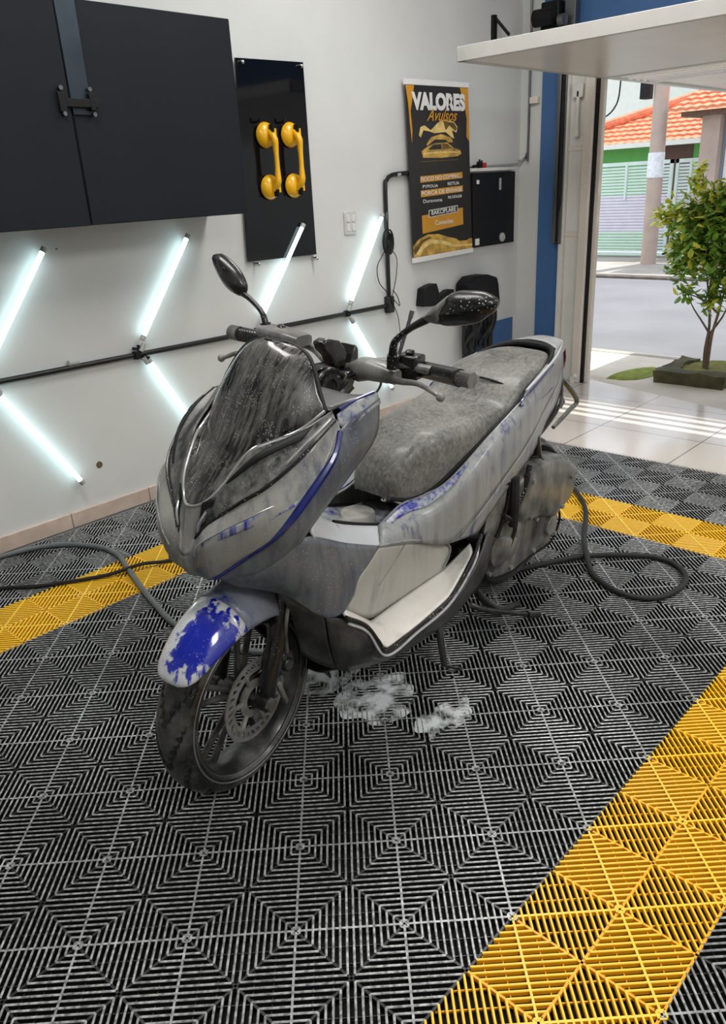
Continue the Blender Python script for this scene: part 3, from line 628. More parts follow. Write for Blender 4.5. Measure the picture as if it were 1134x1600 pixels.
struct('sidewalk', MB().prism([(4.56, 1.73, -.12), (4.26, .69, -.12), (4.0, -.4, -.12), (3.15, -3.6, -.12), (3.15, -14, -.12), (5.35, -14, -.12), (5.50, 0, -.12), (5.55, 1.9, -.12), (5.7, 14, -.12), (4.7, 14, -.12), (4.7, 2.5, -.12), (4.7, 1.73, -.12)], (0, 0, .112)), 'pave')
struct('sidewalk_kerb', MB().prism([(5.352, -14, -.15), (5.45, -14, -.15), (5.60, 0, -.15), (5.65, 1.9, -.15), (5.8, 14, -.15), (5.702, 14, -.15), (5.552, 1.9, -.15), (5.502, 0, -.15)], (0, 0, .146)), 'pave2')
struct('road', MB().b2((5.3, -14, -.3), (10.7, 18, -.04)), 'road')
struct('sidewalk_far', MB().b2((10.75, -14, -.2), (14, 18, .0)), 'pave2')
struct('sidewalk_far_kerb', MB().b2((10.6, -14, -.2), (10.75, 18, -.005)), 'kerb', bev=.02)
struct('building_facade', MB().b2((4.72, 2.0, -.1), (4.9, 14, 4)), 'white')
def blob(pts, name, m, lab, cat, z=.0, h=.012):
    mb = MB(); c = Vector((sum(p[0] for p in pts)/len(pts), sum(p[1] for p in pts)/len(pts), 0)); P = resample([(*p, 0) for p in pts]+[(*pts[0], 0)], 41)[:-1]
    random.seed(len(pts)); rs = [[(c.x+(p.x-c.x)*f_*(1+random.uniform(-.04, .04)), c.y+(p.y-c.y)*f_, z+hh) for p in P] for f_, hh in ((1, -.01), (.92, h*.6), (.5, h), (.1, h))]
    mb.rings(rs, cap=False); mb.F.append(tuple(range(120, 160))); o = mb.build(name, m); o['kind'] = 'stuff'; return tag(o, lab, cat)
blob([(4.66, 1.72), (4.85, 1.74), (5.05, 1.70), (5.22, 1.60), (5.12, 1.46), (4.86, 1.46), (4.70, 1.55)], 'moss_patch', 'moss', 'green moss on the sidewalk between the jamb and planter stone', 'moss', -.008, .006)
# planter stone with soil and tree
t = thing('planter', 'mossy stone block edging a tree bed on the sidewalk', 'planter', (5.0, 1.1, 0))
def rock(a, b, seed, sg=7):
    import bmesh
    bm = bmesh.new(); bmesh.ops.create_cube(bm, size=1)
    bmesh.ops.subdivide_edges(bm, edges=bm.edges[:], cuts=sg, use_grid_fill=True); rng = random.Random(seed); mb = MB()
    from mathutils import noise
    for v in bm.verts:
        p = Vector([(a[i]+b[i])/2+(b[i]-a[i])*v.co[i] for i in range(3)]); l = v.co.length
        p = p+Vector((noise.noise(p*9+Vector((seed, 0, 0))), noise.noise(p*9+Vector((0, seed, 0))), noise.noise(p*9)))*.022; mb.V.append(tuple(p))
    bm.verts.ensure_lookup_table(); mb.F = [tuple(v.index for v in f.verts) for f in bm.faces]; bm.free(); return mb
part(rock((4.76, .90, -.02), (4.90, 1.39, .085), 3), 'stone_block', 'stone', t, ang=60)
part(rock((4.86, 1.30, -.02), (5.35, 1.42, .07), 5), 'stone_block', 'stone', t, ang=60)
part(rock((4.88, .45, -.02), (5.36, 1.33, .05), 9, 12), 'soil', 'soil', t, ang=60)
tr = thing('street_tree', 'small leafy green tree growing from the planter on the sidewalk', 'tree', (5.13, 1.16, .04))
random.seed(11)
twigs = []
def limb(p0, p1, ra, rb, par, bend=.02):
    P = [Vector(p0)]; 
    for q in (.33, .66): P.append(Vector(p0).lerp(Vector(p1), q)+Vector([random.uniform(-bend, bend) for _ in range(3)]))
    P.append(Vector(p1)); par.tube(P, [ra, (ra+rb)/2, rb, rb], 8, sub=10); return Vector(p1)
tk = MB()
base = Vector((5.13, 1.16, .03))
limb(base, (5.10, 1.15, .30), .020, .017, tk, .006); limb(base+Vector((.02, .02, 0)), (5.12, 1.18, .50), .014, .010, tk, .01); limb(base+Vector((-.02, -.015, 0)), (5.08, 1.10, .45), .013, .010, tk, .01)
ends = []
for (f_, to) in (((5.10, 1.15, .30), (5.06, 1.34, .62)), ((5.12, 1.18, .50), (5.15, 1.28, .86)), ((5.08, 1.10, .45), (5.10, 1.02, .9)), ((5.12, 1.18, .5), (5.0, 1.14, .92)), ((5.1, 1.15, .3), (5.16, .98, .66)), ((5.12, 1.18, .50), (5.15, 1.42, .70)), ((5.15, 1.28, .86), (5.12, 1.50, 1.12)), ((5.10, 1.02, .9), (5.1, .9, 1.22)), ((5.0, 1.14, .92), (5.05, 1.22, 1.3)), ((5.15, 1.28, .86), (5.18, 1.36, 1.40)), ((5.08, 1.10, .45), (4.96, 1.32, .60)), ((5.1, .9, 1.1), (5.1, .66, 1.3)), ((5.08, 1.1, .6), (5.1, .72, .9))):
    limb(f_, to, .009, .004, tk, .02)
part(tk, 'trunk', 'bark', tr)
def leaves(mb, c, r, n, ln=.074):
    c = Vector(c)
    for _ in range(n):
        d = Vector([random.gauss(0, 1) for _ in range(3)]); d = d.normalized()*r*random.random()**.45; p = c+Vector((d.x, d.y, d.z*1.0))
        a = Vector([random.uniform(-1, 1), random.uniform(-1, 1), random.uniform(-.9, .5)]).normalized(); s_ = a.cross(Vector((random.uniform(-.3, .3), random.uniform(-.3, .3), 1))).normalized()
        nn = a.cross(s_); l = ln*random.uniform(.6, 1.25); wd = l*.26
        k = mb.v([p, p+a*l*.35+s_*wd+nn*.004, p+a*l*.75+s_*wd*.8-nn*.002, p+a*l-nn*.008, p+a*l*.75-s_*wd*.8-nn*.002, p+a*l*.35-s_*wd+nn*.004, p+a*l*.4-nn*.004])
        mb.F += [(k, k+1, k+6), (k+1, k+2, k+6), (k+2, k+3, k+6), (k+3, k+4, k+6), (k+4, k+5, k+6), (k+5, k, k+6)]
lf = MB(); ly = MB()
for c, r, n_, y_ in (((5.08, 1.12, 1.02), .24, 380, .1), ((5.05, 1.30, .98), .20, 260, .2), ((5.1, .92, 1.08), .26, 380, .15), ((5.12, 1.42, 1.10), .14, 130, .7), ((5.12, 1.56, 1.10), .09, 55, .8), ((5.1, 1.38, .78), .15, 120, .1), ((5.1, 1.1, .74), .2, 230, .05), ((5.1, .8, .85), .26, 300, .1), ((5.12, 1.36, 1.30), .07, 34, .9), ((5.15, 1.36, 1.40), .045, 18, .9), ((5.05, 1.12, 1.24), .12, 90, .7), ((5.1, .85, 1.3), .2, 200, .5), ((4.97, 1.30, .60), .055, 26, .1), ((5.02, 1.12, .56), .09, 60, .3), ((5.1, .6, 1.2), .26, 320, .2), ((5.1, .4, 1.0), .3, 340, .2), ((5.08, 1.34, .88), .16, 150, .45), ((5.08, 1.2, 1.1), .2, 190, .4), ((5.1, 1.0, .82), .22, 240, .1), ((5.1, 1.24, 1.18), .13, 90, .6)):
    leaves(ly, c, r, int(n_*y_*1.3)); leaves(lf, c, r, int(n_*(1-y_)*1.3))
o = part(lf, 'foliage', 'leaf', tr, ang=180); o['kind'] = 'stuff'
o = part(ly, 'foliage', 'leafy', tr, ang=180, label='young yellow-green leaves'); o['kind'] = 'stuff'

# utility pole with posters
t = thing('utility_pole', 'concrete utility pole with posters on the far sidewalk', 'pole', (12.25, 4.85, 0))
part(MB().tube([(12.25, 4.84, 0), (12.25, 4.86, 4.6)], [.122, .108], 20), 'pole', 'pole', t)
part(MB().rev([(.124, 1.30), (.126, 1.30), (.124, 1.66), (.122, 1.66)], (12.25, 4.85, 0), (0, 0, 1), 24, fn=None), 'poster', mat('poster_white', (222, 226, 230), .6, var=.15, vscale=18), t)
part(MB().b2((12.1, 5.01, 2.42), (12.3, 5.13, 2.9)), 'meter_box', 'black', t)
part(MB().tube([(12.2, 6.45, 2.7), (12.2, 6.2, 2.35), (12.2, 5.8, 2.22), (12.2, 5.55, 2.4), (12.2, 5.5, 2.8)], .012, 6, sub=24), 'wire', 'black', t)
# fence gate panels
def shutter(y0, y1, z1, lab):
    t = thing('street_gate', lab, 'gate', (13.2, (y0+y1)/2, 0), 'slatted gates across the street')
    part(MB().b2((13.2, y0, .05), (13.24, y0+.05, z1)).b2((13.2, y1-.05, .05), (13.24, y1, z1)).b2((13.2, y0, z1-.06), (13.24, y1, z1)).b2((13.2, y0, .03), (13.24, y1, .08)).b2((13.195, (y0+y1)/2-.02, .95), (13.23, (y0+y1)/2+.02, z1)), 'frame', 'gate1', t)
    s1 = MB(); s2 = MB(); z = .09
    while z < z1-.08:
        (s1 if z > 1.0 or z < .42 else s2).box((13.225, (y0+y1)/2, z+.022), (.02, y1-y0-.08, .036)); z += .05
    part(s1, 'open_slats', 'gate1', t); part(s2, 'slat_panel', 'gate2', t)
    part(MB().b2((13.235, y0+.05, .42), (13.245, y1-.05, 1.0)), 'backing', 'gate2', t)
shutter(4.98, 6.6, 1.56, 'pale slatted metal gate left of the utility pole'); shutter(4.42, 4.93, 1.56, 'pale slatted metal gate right of the utility pole')
# houses
h = thing('tiled_house', 'green walled house with orange clay tile roof across the street', 'house', (15, 5, 0))
part(MB().b2((14.4, 4.0, 0), (18, 9, 1.86)), 'wall', 'green', h)
part(MB().b2((14.38, 5.15, 0), (14.4, 5.85, 1.80)), 'door', 'brown', h)
part(MB().b2((13.95, 3.9, 1.80), (14.15, 9.2, 1.88)), 'gutter', 'white', h)
rf = MB(); TX = 14.0
def roof_plane(mb, ynear, yfar, x0, z0, x1, z1, hipL=0, rows=11):
    for r_ in range(rows):
        xa = x0+(x1-x0)*r_/rows; za = z0+(z1-z0)*r_/rows; xb = x0+(x1-x0)*(r_+1.12)/rows; zb = z0+(z1-z0)*(r_+1.12)/rows
        yf = yfar-hipL*r_/rows; N = max(6, int((yf-ynear)/.03)); ra = []; rb = []
        for i in range(N+1):
            y = ynear+(yf-ynear)*i/N; wv = .018*abs(math.sin(y*PI/.15))
            ra.append((xa, y, za+wv+.035)); rb.append((xb, y, zb+wv))
        rc = [(p[0]+.01, p[1], p[2]-.04) for p in ra]; mb.loft([rc, ra, rb], N+1, 1, lin=True, smoothcross=False)
roof_plane(rf, 3.9, 8.0, 13.95, 1.84, 17.0, 3.05, hipL=3.6, rows=15)
part(rf, 'tile_roof', 'roof', h, ang=50)
part(MB().tube([(13.95, 8.0, 1.92), (17.0, 4.4, 3.13)], .09, 10), 'ridge_tiles', 'roof', h)
t = thing('neighbour_porch', 'concrete porch column under a small orange tile roof', 'porch', (12.6, 3.9, 0))
part(MB().b2((12.4, 3.98, 0), (12.7, 4.25, 2.12)), 'column', 'pole', t)
part(MB().b2((12.6, 3.35, 0), (12.8, 3.98, 2.12)), 'wall', mat('bluegrey_wall', (150, 160, 178), .7), t)
part(MB().b2((12.56, 3.72, .0), (12.6, 3.92, 2.2)), 'door_frame', 'white', t)
part(MB().b2((12.2, 2.0, 2.12), (13.2, 4.5, 2.19)), 'beam', 'bark', t)
rf = MB(); roof_plane(rf, 2.0, 4.62, 12.0, 2.19, 13.6, 2.66, rows=6); part(rf, 'tile_roof', 'roof', t, ang=50)
tag(MB().b2((20, 4.5, 0), (26, 16, 4.1)).build('background_building', mat('pale_render', (214, 208, 202), .8)), 'plain pale building rising behind the orange tiled roof', 'building')
tag(MB().b2((13.35, -14, 0), (20, 1.9, 3.4)).build('street_building', mat('cream_render', (206, 200, 190), .8)), 'long plain building across the street, right of the porch', 'building')

# ================================================================== SCOOTER (local frame: X forward, Y left, Z up; LD(back, left, up))
sc = thing('scooter', 'soap covered blue and silver maxi scooter parked on the slatted mat', 'scooter', (.2620, .4934, 0))
sc.rotation_euler = (-0.06113, 0, 3.18379)
def sp(mb, name, m, par=None, **k):
    return mb.build(name, m, par or sc, **k)
def both(name, m, fn, par=None, **k):
    a = sp(fn(1), name, m, par, **k); b = sp(fn(-1), name, m, par, **k); return a, b
def sd_(pts, s): return pts if s > 0 else mir(pts)
def sym(left):     # left half rail (edge -> centre) completed to the right side
    c = [p for p in left]; tail = [q for q in mir(left)[::-1]]
    if abs(left[-1][1]) < 1e-4: tail = tail[1:]
    return c+tail

# --- front wheel, steered a little to the left
FW = Matrix.Translation((.022, .034, .256)) @ Matrix.Rotation(math.radians(8), 4, 'Z')
def W(mb): mb.T = lambda p: FW @ p; return mb
NT = 208
def tread(i, j):
    if j < 2 or j > 14: return 0
    q = (i*1.0+abs(j-8)*2.6) % 16
    return -.006 if q < 3.2 and j != 8 else 0
def tread_mat(o, n, m):
    o.data.materials.append(M['rubber'])
    for p in o.data.polygons:
        i, j = divmod(p.index, m)
        if 2 <= j < 14 and ((i+.5)+abs(j-7.5)*2.6) % 16 < 3.4: p.material_index = 1  # groove faces darker: the shade inside them is put into the colour
    return o
def tyre_prof(R, hw, rb):
    P = []
    for k in range(17):
        a = -1.25+2.5*k/16; P.append((R-.038+.038*math.cos(a*1.05), hw*math.sin(a)/math.sin(1.25)))
    P += [(R-.050, hw*1.03), (rb+.006, hw*.86), (rb, hw*.72), (rb, -hw*.72), (rb+.006, -hw*.86), (R-.050, -hw*1.03)]
    return P
tyre = tread_mat(sp(W(MB()).rev(tyre_prof(.254, .050, .190), (0, 0, 0), (0, 1, 0), NT, fn=tread), 'front_wheel', 'tyre', ang=30, label='grooved black tyre of the front wheel'), NT, 23)
rm = W(MB()).rev([(.196, .040), (.199, .044), (.190, .044), (.182, .030), (.176, .012), (.176, -.012), (.182, -.030), (.190, -.044), (.199, -.044), (.196, -.040), (.186, -.026), (.186, .026)], (0, 0, 0), (0, 1, 0), 72)
rm.cyl((0, -.036, 0), (0, .030, 0), .030, n=24)
for k in range(5):
    for dd in (-.14, .14):
        a = 2*PI*k/5+.5; c0 = Vector((math.cos(a+dd*1.9), 0, math.sin(a+dd*1.9)))*.024; c1 = Vector((math.cos(a+dd), 0, math.sin(a+dd)))*.180
        rm.tube([c0, c0.lerp(c1, .5), c1], [.0105, .008, .0095], 8)
sp(rm, 'rim', 'rim', tyre, ang=40)
sp(W(MB()).rev([(.197, .0445), (.199, .0455), (.201, .0440), (.199, .042)], (0, 0, 0), (0, 1, 0), 72), 'rim_lip', 'metal', tyre)
sp(W(MB()).rev([(.2105, .0520), (.2125, .0532), (.2145, .0520), (.2125, .050)], (0, 0, 0), (0, 1, 0), 96), 'sidewall_ring', 'metal', tyre)
sp(W(MB()).rev([(.183, .030), (.185, .034), (.187, .032), (.185, .028)], (0, 0, 0), (0, 1, 0), 72), 'rim_ring', 'metal', tyre)
dk = W(MB()); NA = 72
prof = [(.110, .050), (.110, .0535), (.078, .0535), (.078, .050)]
dk.rev([(.110, .050), (.110, .0535), (.099, .0535), (.099, .050)], (0, 0, 0), (0, 1, 0), NA); dk.rev([(.086, .050), (.086, .0535), (.076, .0535), (.076, .050)], (0, 0, 0), (0, 1, 0), NA)
for k in range(30):
    a = 2*PI*k/30; c = Vector((math.cos(a), 0, math.sin(a))); e = Vector((-math.sin(a), 0, math.cos(a)))
    p0 = c*.085+e*.004; p1 = c*.100-e*.004; n_ = e*.0042
    for yy in (.0518,):
        dk.prism([p0-n_+Vector((0, .050, 0)), p0+n_+Vector((0, .050, 0)), p1+n_+Vector((0, .050, 0)), p1-n_+Vector((0, .050, 0))], (0, .0034, 0))
dk.rev([(.050, .044), (.050, .050), (.030, .052), (.030, .044)], (0, 0, 0), (0, 1, 0), 40)
for k in range(6):
    a = 2*PI*k/6+.2; c = Vector((math.cos(a), 0, math.sin(a))); dk.tube([c*.046+Vector((0, .048, 0)), c*.080+Vector((0, .0515, 0))], .006, 8)
    q = c*.080+Vector((0, .05, 0)); dk.cyl(q, q+Vector((0, .006, 0)), .0065, n=10)
sp(dk, 'brake_disc', 'disc', tyre, ang=30)
cp = W(MB()).prism([(-.125, .038, .045), (-.118, .038, .085), (-.085, .038, .115), (-.055, .038, .105), (-.050, .038, .075), (-.070, .038, .035), (-.095, .038, .020)], (0, .045, 0))
cp.cyl((-.09, .08, .06), (-.09, .094, .06), .018, n=16); cp.cyl((-.075, .08, .09), (-.075, .092, .09), .012, n=14)
sp(cp, 'brake_caliper', 'blk', bev=.004)
# axle, fork legs
def forkleg(s):
    y = .078*s
    return W(MB()).tube([(-.015, y, -.005), (-.03, y, .06), (-.075, y, .18), (-.115, y*.98, .30)], [.019, .023, .025, .025], 16, sub=14).tube([(-.11, y, .28), (-.20, y*.9, .48)], .016, 12).cyl((0, y-.016*s, 0), (0, y+.018*s, 0), .021, n=16)
both('fork_leg', 'blk', forkleg)
sp(W(MB()).cyl((0, -.1, 0), (0, .1, 0), .010, n=12).cyl((0, .094, 0), (0, .110, 0), .017, n=6).tube([(-.085, .09, .10), (-.07, .105, .20), (-.12, .10, .34), (-.17, .06, .44)], .005, 8, sub=20), 'axle', 'engine')
sp(W(MB()).box((-.058, .090, -.005), (.014, .010, .085), Matrix.Rotation(.35, 3, 'Y')), 'fork_bracket', 'engine', bev=.003)
# front fender: arc over the wheel
def fr_row(a, r, hw, drop):
    a = math.radians(a); row = []
    for k in range(13):
        t = -1+k/6; yy = hw*math.sin(t*1.35)/math.sin(1.35); rr = r-drop*(1-math.cos(t*1.35))/(1-math.cos(1.35))
        row.append((rr*math.cos(a), yy, rr*math.sin(a)))
    return row
F1 = [fr_row(*q) for q in ((37, .268, .022, .003), (39, .273, .044, .012), (44, .278, .060, .024), (53, .284, .070, .038), (66, .291, .078, .052), (80, .298, .083, .064))]
F2 = [fr_row(*q) for q in ((80, .298, .083, .064), (95, .305, .086, .076), (110, .312, .088, .086), (124, .311, .089, .086), (136, .305, .089, .066), (146, .298, .086, .036), (150, .294, .082, .014))]
fd = sp(W(MB()).loft(F1, 25, 4), 'front_fender', 'fender', solid=.004)
sp(W(MB()).loft(F2, 25, 4), 'fender_rear_half', 'fenderg', fd, solid=.004, label='duller grey blue rear half of the front fender')
both('fender_stay', 'blk', lambda s: W(MB()).prism([(-.035, .080*s, .20), (-.09, .082*s, .215), (-.095, .082*s, .10), (-.055, .080*s, .06)], (0, .008*s, 0)), fd)

# --- windscreen
rows = [[(-0.200, 0.035, 1.086), (-0.178, 0.020, 1.092), (-0.170, 0.000, 1.094)],
        [(-0.200, 0.088, 1.072), (-0.160, 0.050, 1.074), (-0.148, 0.000, 1.074)],
        [(-0.192, 0.120, 1.046), (-0.136, 0.070, 1.040), (-0.118, 0.000, 1.036)],
        [(-0.177, 0.152, 0.996), (-0.108, 0.090, 0.990), (-0.082, 0.000, 0.984)],
        [(-0.172, 0.172, 0.962), (-0.086, 0.100, 0.948), (-0.054, 0.000, 0.938)],
        [(-0.121, 0.142, 0.925), (-0.050, 0.085, 0.900), (-0.016, 0.000, 0.886)],
        [(-0.063, 0.112, 0.906), (-0.012, 0.070, 0.870), (0.018, 0.000, 0.850)],
        [(-0.018, 0.088, 0.890), (0.022, 0.050, 0.842), (0.044, 0.000, 0.822)],
        [(0.037, 0.066, 0.829), (0.058, 0.035, 0.806), (0.070, 0.000, 0.798)],
        [(0.068, 0.036, 0.788), (0.080, 0.020, 0.780), (0.085, 0.000, 0.776)]]
ws = sp(MB().loft([sym(r) for r in rows], 41, 4), 'windscreen', 'screen', solid=.004, ang=60)
edge = [r[0] for r in rows]
sp(MB().tube(edge[4::-1]+[rows[0][2]]+mir(edge[0:5]), .0048, 8, sub=100), 'screen_edge', 'rubber', ws)
lowedge = edge[4:]+[rows[-1][2]]
sp(MB().tube(sym([Vector(p)+Vector((.003, 0, 0)) for p in lowedge]), .0038, 8, sub=120), 'chrome_trim', 'trimlight', ws, label='thin bright trim round the foot of the windscreen')

# --- nose
A = [(-0.172, 0.200, 0.949), (-0.106, 0.200, 0.916), (-0.055, 0.188, 0.879), (0.005, 0.160, 0.836), (0.044, 0.120, 0.803), (0.077, 0.060, 0.753), (0.095, 0.030, 0.718), (0.108, 0.000, 0.680)]
Bm = [(-0.175, 0.206, 0.939), (-0.111, 0.218, 0.872), (-0.041, 0.208, 0.818), (0.031, 0.178, 0.786), (0.077, 0.132, 0.751), (0.115, 0.075, 0.714), (0.106, 0.032, 0.674), (0.118, 0.000, 0.656)]
Bc = [(-0.173, 0.210, 0.932), (-0.129, 0.226, 0.884), (-0.057, 0.220, 0.805), (0.018, 0.196, 0.746), (0.066, 0.140, 0.695), (0.110, 0.080, 0.665), (0.109, 0.035, 0.638), (0.111, 0.000, 0.627)]
Bb = [(-0.172, 0.212, 0.927), (-0.135, 0.226, 0.882), (-0.075, 0.222, 0.826), (0.003, 0.200, 0.750), (0.055, 0.130, 0.678), (0.096, 0.075, 0.626), (0.100, 0.035, 0.619), (0.099, 0.000, 0.610)]
sp(MB().loft([sym(A), sym(Bm), sym(Bc), sym(Bb)], 81, 4), 'nose_cowl', 'cowl', solid=.005, ang=28)
both('blue_film_patch', 'bluedrip', lambda s: MB().loft([sd_([Vector(p)+Vector((.003, .004, .001)) for p in [(0.116, 0.066, 0.716), (0.079, 0.126, 0.760), (0.019, 0.178, 0.795), (-0.059, 0.207, 0.818)]], s), sd_([Vector(p)+Vector((.003, .004, .001)) for p in [(0.114, 0.072, 0.710), (0.077, 0.134, 0.746), (0.023, 0.184, 0.774), (-0.030, 0.212, 0.797)]], s)], 24, 3), solid=.0015)
both('cowl_crease', 'trimlight', lambda s: MB().tube(sd_([Vector(p)+Vector((.003, .004, .001)) for p in [(0.117, 0.040, 0.678), (0.116, 0.064, 0.716), (0.078, 0.124, 0.761), (0.018, 0.177, 0.797), (-0.064, 0.206, 0.819), (-0.132, 0.220, 0.882)]], s), .0018, 6, sub=60))
# headlights: band between the screen foot and the cowl top line
def lamp(s):
    up = sd_([(-0.182, 0.180, 0.961), (-0.111, 0.150, 0.928), (-0.055, 0.118, 0.914), (-0.013, 0.094, 0.894), (0.040, 0.072, 0.830), (0.069, 0.040, 0.786)], s)
    md = sd_([(-0.179, 0.190, 0.953), (-0.091, 0.172, 0.899), (-0.030, 0.145, 0.870), (0.010, 0.112, 0.838), (0.053, 0.078, 0.794), (0.085, 0.045, 0.761)], s)
    lo = sd_(A[:7], s)
    return MB().loft([up, md, lo], 50, 6)
l_, r_ = both('headlight', 'lamp', lamp, solid=.004, ang=50)
for s, par in ((1, l_), (-1, r_)):
    o = sp(MB().tube(sd_([Vector(p)+Vector((.004, .003, 0)) for p in A[:7]], s), .0042, 8, sub=60), 'lower_trim', 'blkd', par)
    o = sp(MB().tube(sd_([(-0.166, 0.190, 0.948), (-0.081, 0.172, 0.890), (-0.032, 0.140, 0.860), (0.009, 0.110, 0.833), (0.048, 0.078, 0.800)], s), .0028, 6, sub=50), 'chrome_trim', 'trimlight', par, label='thin bright line across the headlight')
    sl_ = sd_([(-0.131, 0.168, 0.934), (-0.066, 0.140, 0.913), (-0.014, 0.115, 0.890), (0.027, 0.088, 0.852), (0.042, 0.076, 0.831)], s)
    sm_ = sd_([(-0.092, 0.172, 0.913), (-0.041, 0.145, 0.895), (-0.000, 0.118, 0.872), (0.031, 0.092, 0.843), (0.043, 0.078, 0.831)], s)
    sp(MB().loft([[Vector(p)+Vector((.010, .014*s, .010)) for p in sl_], [Vector(p)+Vector((.010, .014*s, .010)) for p in sm_]], 30, 2), 'lens_slot', 'black', par, solid=.003)
# beak between screen foot and cowl
sp(MB().loft([sym([(0.069, 0.040, 0.786), (0.080, 0.020, 0.778), (0.087, 0.000, 0.774)]), sym([(0.087, 0.038, 0.753), (0.088, 0.020, 0.735), (0.098, 0.000, 0.738)]), sym([(0.095, 0.030, 0.718), (0.100, 0.014, 0.700), (0.108, 0.000, 0.700)]), sym([(0.112, 0.020, 0.672), (0.116, 0.010, 0.668), (0.117, 0.000, 0.666)])], 21, 4), 'beak', 'cowl', solid=.004)
sp(MB().tube(sym([(0.079, 0.048, 0.772), (0.093, 0.040, 0.747), (0.098, 0.028, 0.700), (0.108, 0.020, 0.672), (0.116, 0.000, 0.660)]), .0035, 8, sub=50), 'beak_rim', 'trimlight')
both('beak_recess', 'black', lambda s: MB().loft([sd_([(0.060, 0.062, 0.805), (0.082, 0.052, 0.755), (0.098, 0.036, 0.715)], s), sd_([(0.078, 0.036, 0.790), (0.090, 0.034, 0.750), (0.102, 0.026, 0.708)], s)], 10, 3), solid=.002)
# blue stripe along the shield edge
both('blue_stripe', 'blueedge', lambda s: MB().tube(sd_([Vector(p)+Vector((.002, .003, -.002)) for p in Bb[:6]], s), [.007, .009, .010, .009, .007, .005, .004], 8, sub=60))

# --- leg shield sides
R1 = [(-0.221, 0.216, 0.950), (-0.195, 0.230, 0.883), (-0.127, 0.230, 0.819), (-0.036, 0.210, 0.725), (0.029, 0.150, 0.652), (0.083, 0.082, 0.620)]
R2 = [(-0.320, 0.200, 0.963), (-0.303, 0.205, 0.879), (-0.213, 0.210, 0.817), (-0.124, 0.212, 0.764), (-0.071, 0.210, 0.726), (-0.040, 0.196, 0.687), (0.013, 0.152, 0.636), (0.060, 0.082, 0.605)]
both('leg_shield', 'shield', lambda s: MB().loft([sd_(Bb[:6], s), sd_(R1, s), sd_(R2, s)], 46, 6), solid=.005, ang=50)
both('shield_rim', 'blueedge', lambda s: MB().tube(sd_([(-0.196, 0.190, 0.963), (-0.251, 0.190, 0.972), (-0.313, 0.190, 0.976)], s), .004, 8, sub=16))
S0 = [(0.076, 0.074, 0.617), (0.025, 0.146, 0.652), (-0.026, 0.190, 0.687), (-0.073, 0.204, 0.705), (-0.214, 0.186, 0.628), (-0.357, 0.172, 0.559)]
S1 = [(0.068, 0.078, 0.607), (0.014, 0.152, 0.619), (-0.052, 0.196, 0.611), (-0.109, 0.210, 0.592), (-0.202, 0.206, 0.559), (-0.292, 0.188, 0.537)]
S2 = [(0.056, 0.080, 0.598), (-0.020, 0.148, 0.571), (-0.078, 0.182, 0.523), (-0.107, 0.205, 0.496), (-0.157, 0.214, 0.494), (-0.246, 0.198, 0.524)]
S3 = [(0.049, 0.080, 0.590), (-0.035, 0.148, 0.556), (-0.083, 0.180, 0.506), (-0.116, 0.206, 0.475), (-0.163, 0.216, 0.468), (-0.222, 0.202, 0.486)]
both('side_fairing', 'shield', lambda s: MB().loft([sd_(S0, s), sd_(S1, s), sd_(S2, s), sd_(S3, s)], 40, 5), solid=.005, ang=60)
# apron facing the rider
both_rear = [(-0.320, 0.200, 0.963), (-0.303, 0.205, 0.879), (-0.213, 0.210, 0.817), (-0.124, 0.212, 0.764), (-0.071, 0.210, 0.726)]
top_ap = [(-0.196, 0.190, 0.963), (-0.251, 0.190, 0.972), (-0.323, 0.190, 0.972)]
sp(MB().loft([[p, (p[0]+.045, p[1]*.55, p[2]-.01), (p[0]+.06, 0, p[2]-.012), (p[0]+.045, -p[1]*.55, p[2]-.01), (p[0], -p[1], p[2])] for p in both_rear], 21, 4), 'apron', 'skirt', solid=.006)
sp(MB().loft([[Vector(p) for p in sym([(-0.175, 0.178, 0.962), (-0.165, 0.100, 0.975), (-0.160, 0.000, 0.980)])], [Vector(p) for p in sym([(-0.260, 0.176, 0.962), (-0.260, 0.100, 0.975), (-0.260, 0.000, 0.978)])], [Vector(p) for p in sym([(-0.323, 0.190, 0.971), (-0.300, 0.100, 0.950), (-0.300, 0.000, 0.945)])]], 25, 4), 'dash_cover', 'skirt', solid=.006)
both('shield_cap', 'side', lambda s: MB().loft([sd_([(-0.187, 0.190, 0.953), (-0.250, 0.191, 0.971), (-0.323, 0.190, 0.972)], s), sd_([(-0.177, 0.206, 0.936), (-0.233, 0.209, 0.953), (-0.319, 0.197, 0.965)], s), sd_([(-0.193, 0.218, 0.921), (-0.242, 0.218, 0.940), (-0.321, 0.203, 0.951)], s)], 16, 4), solid=.005)

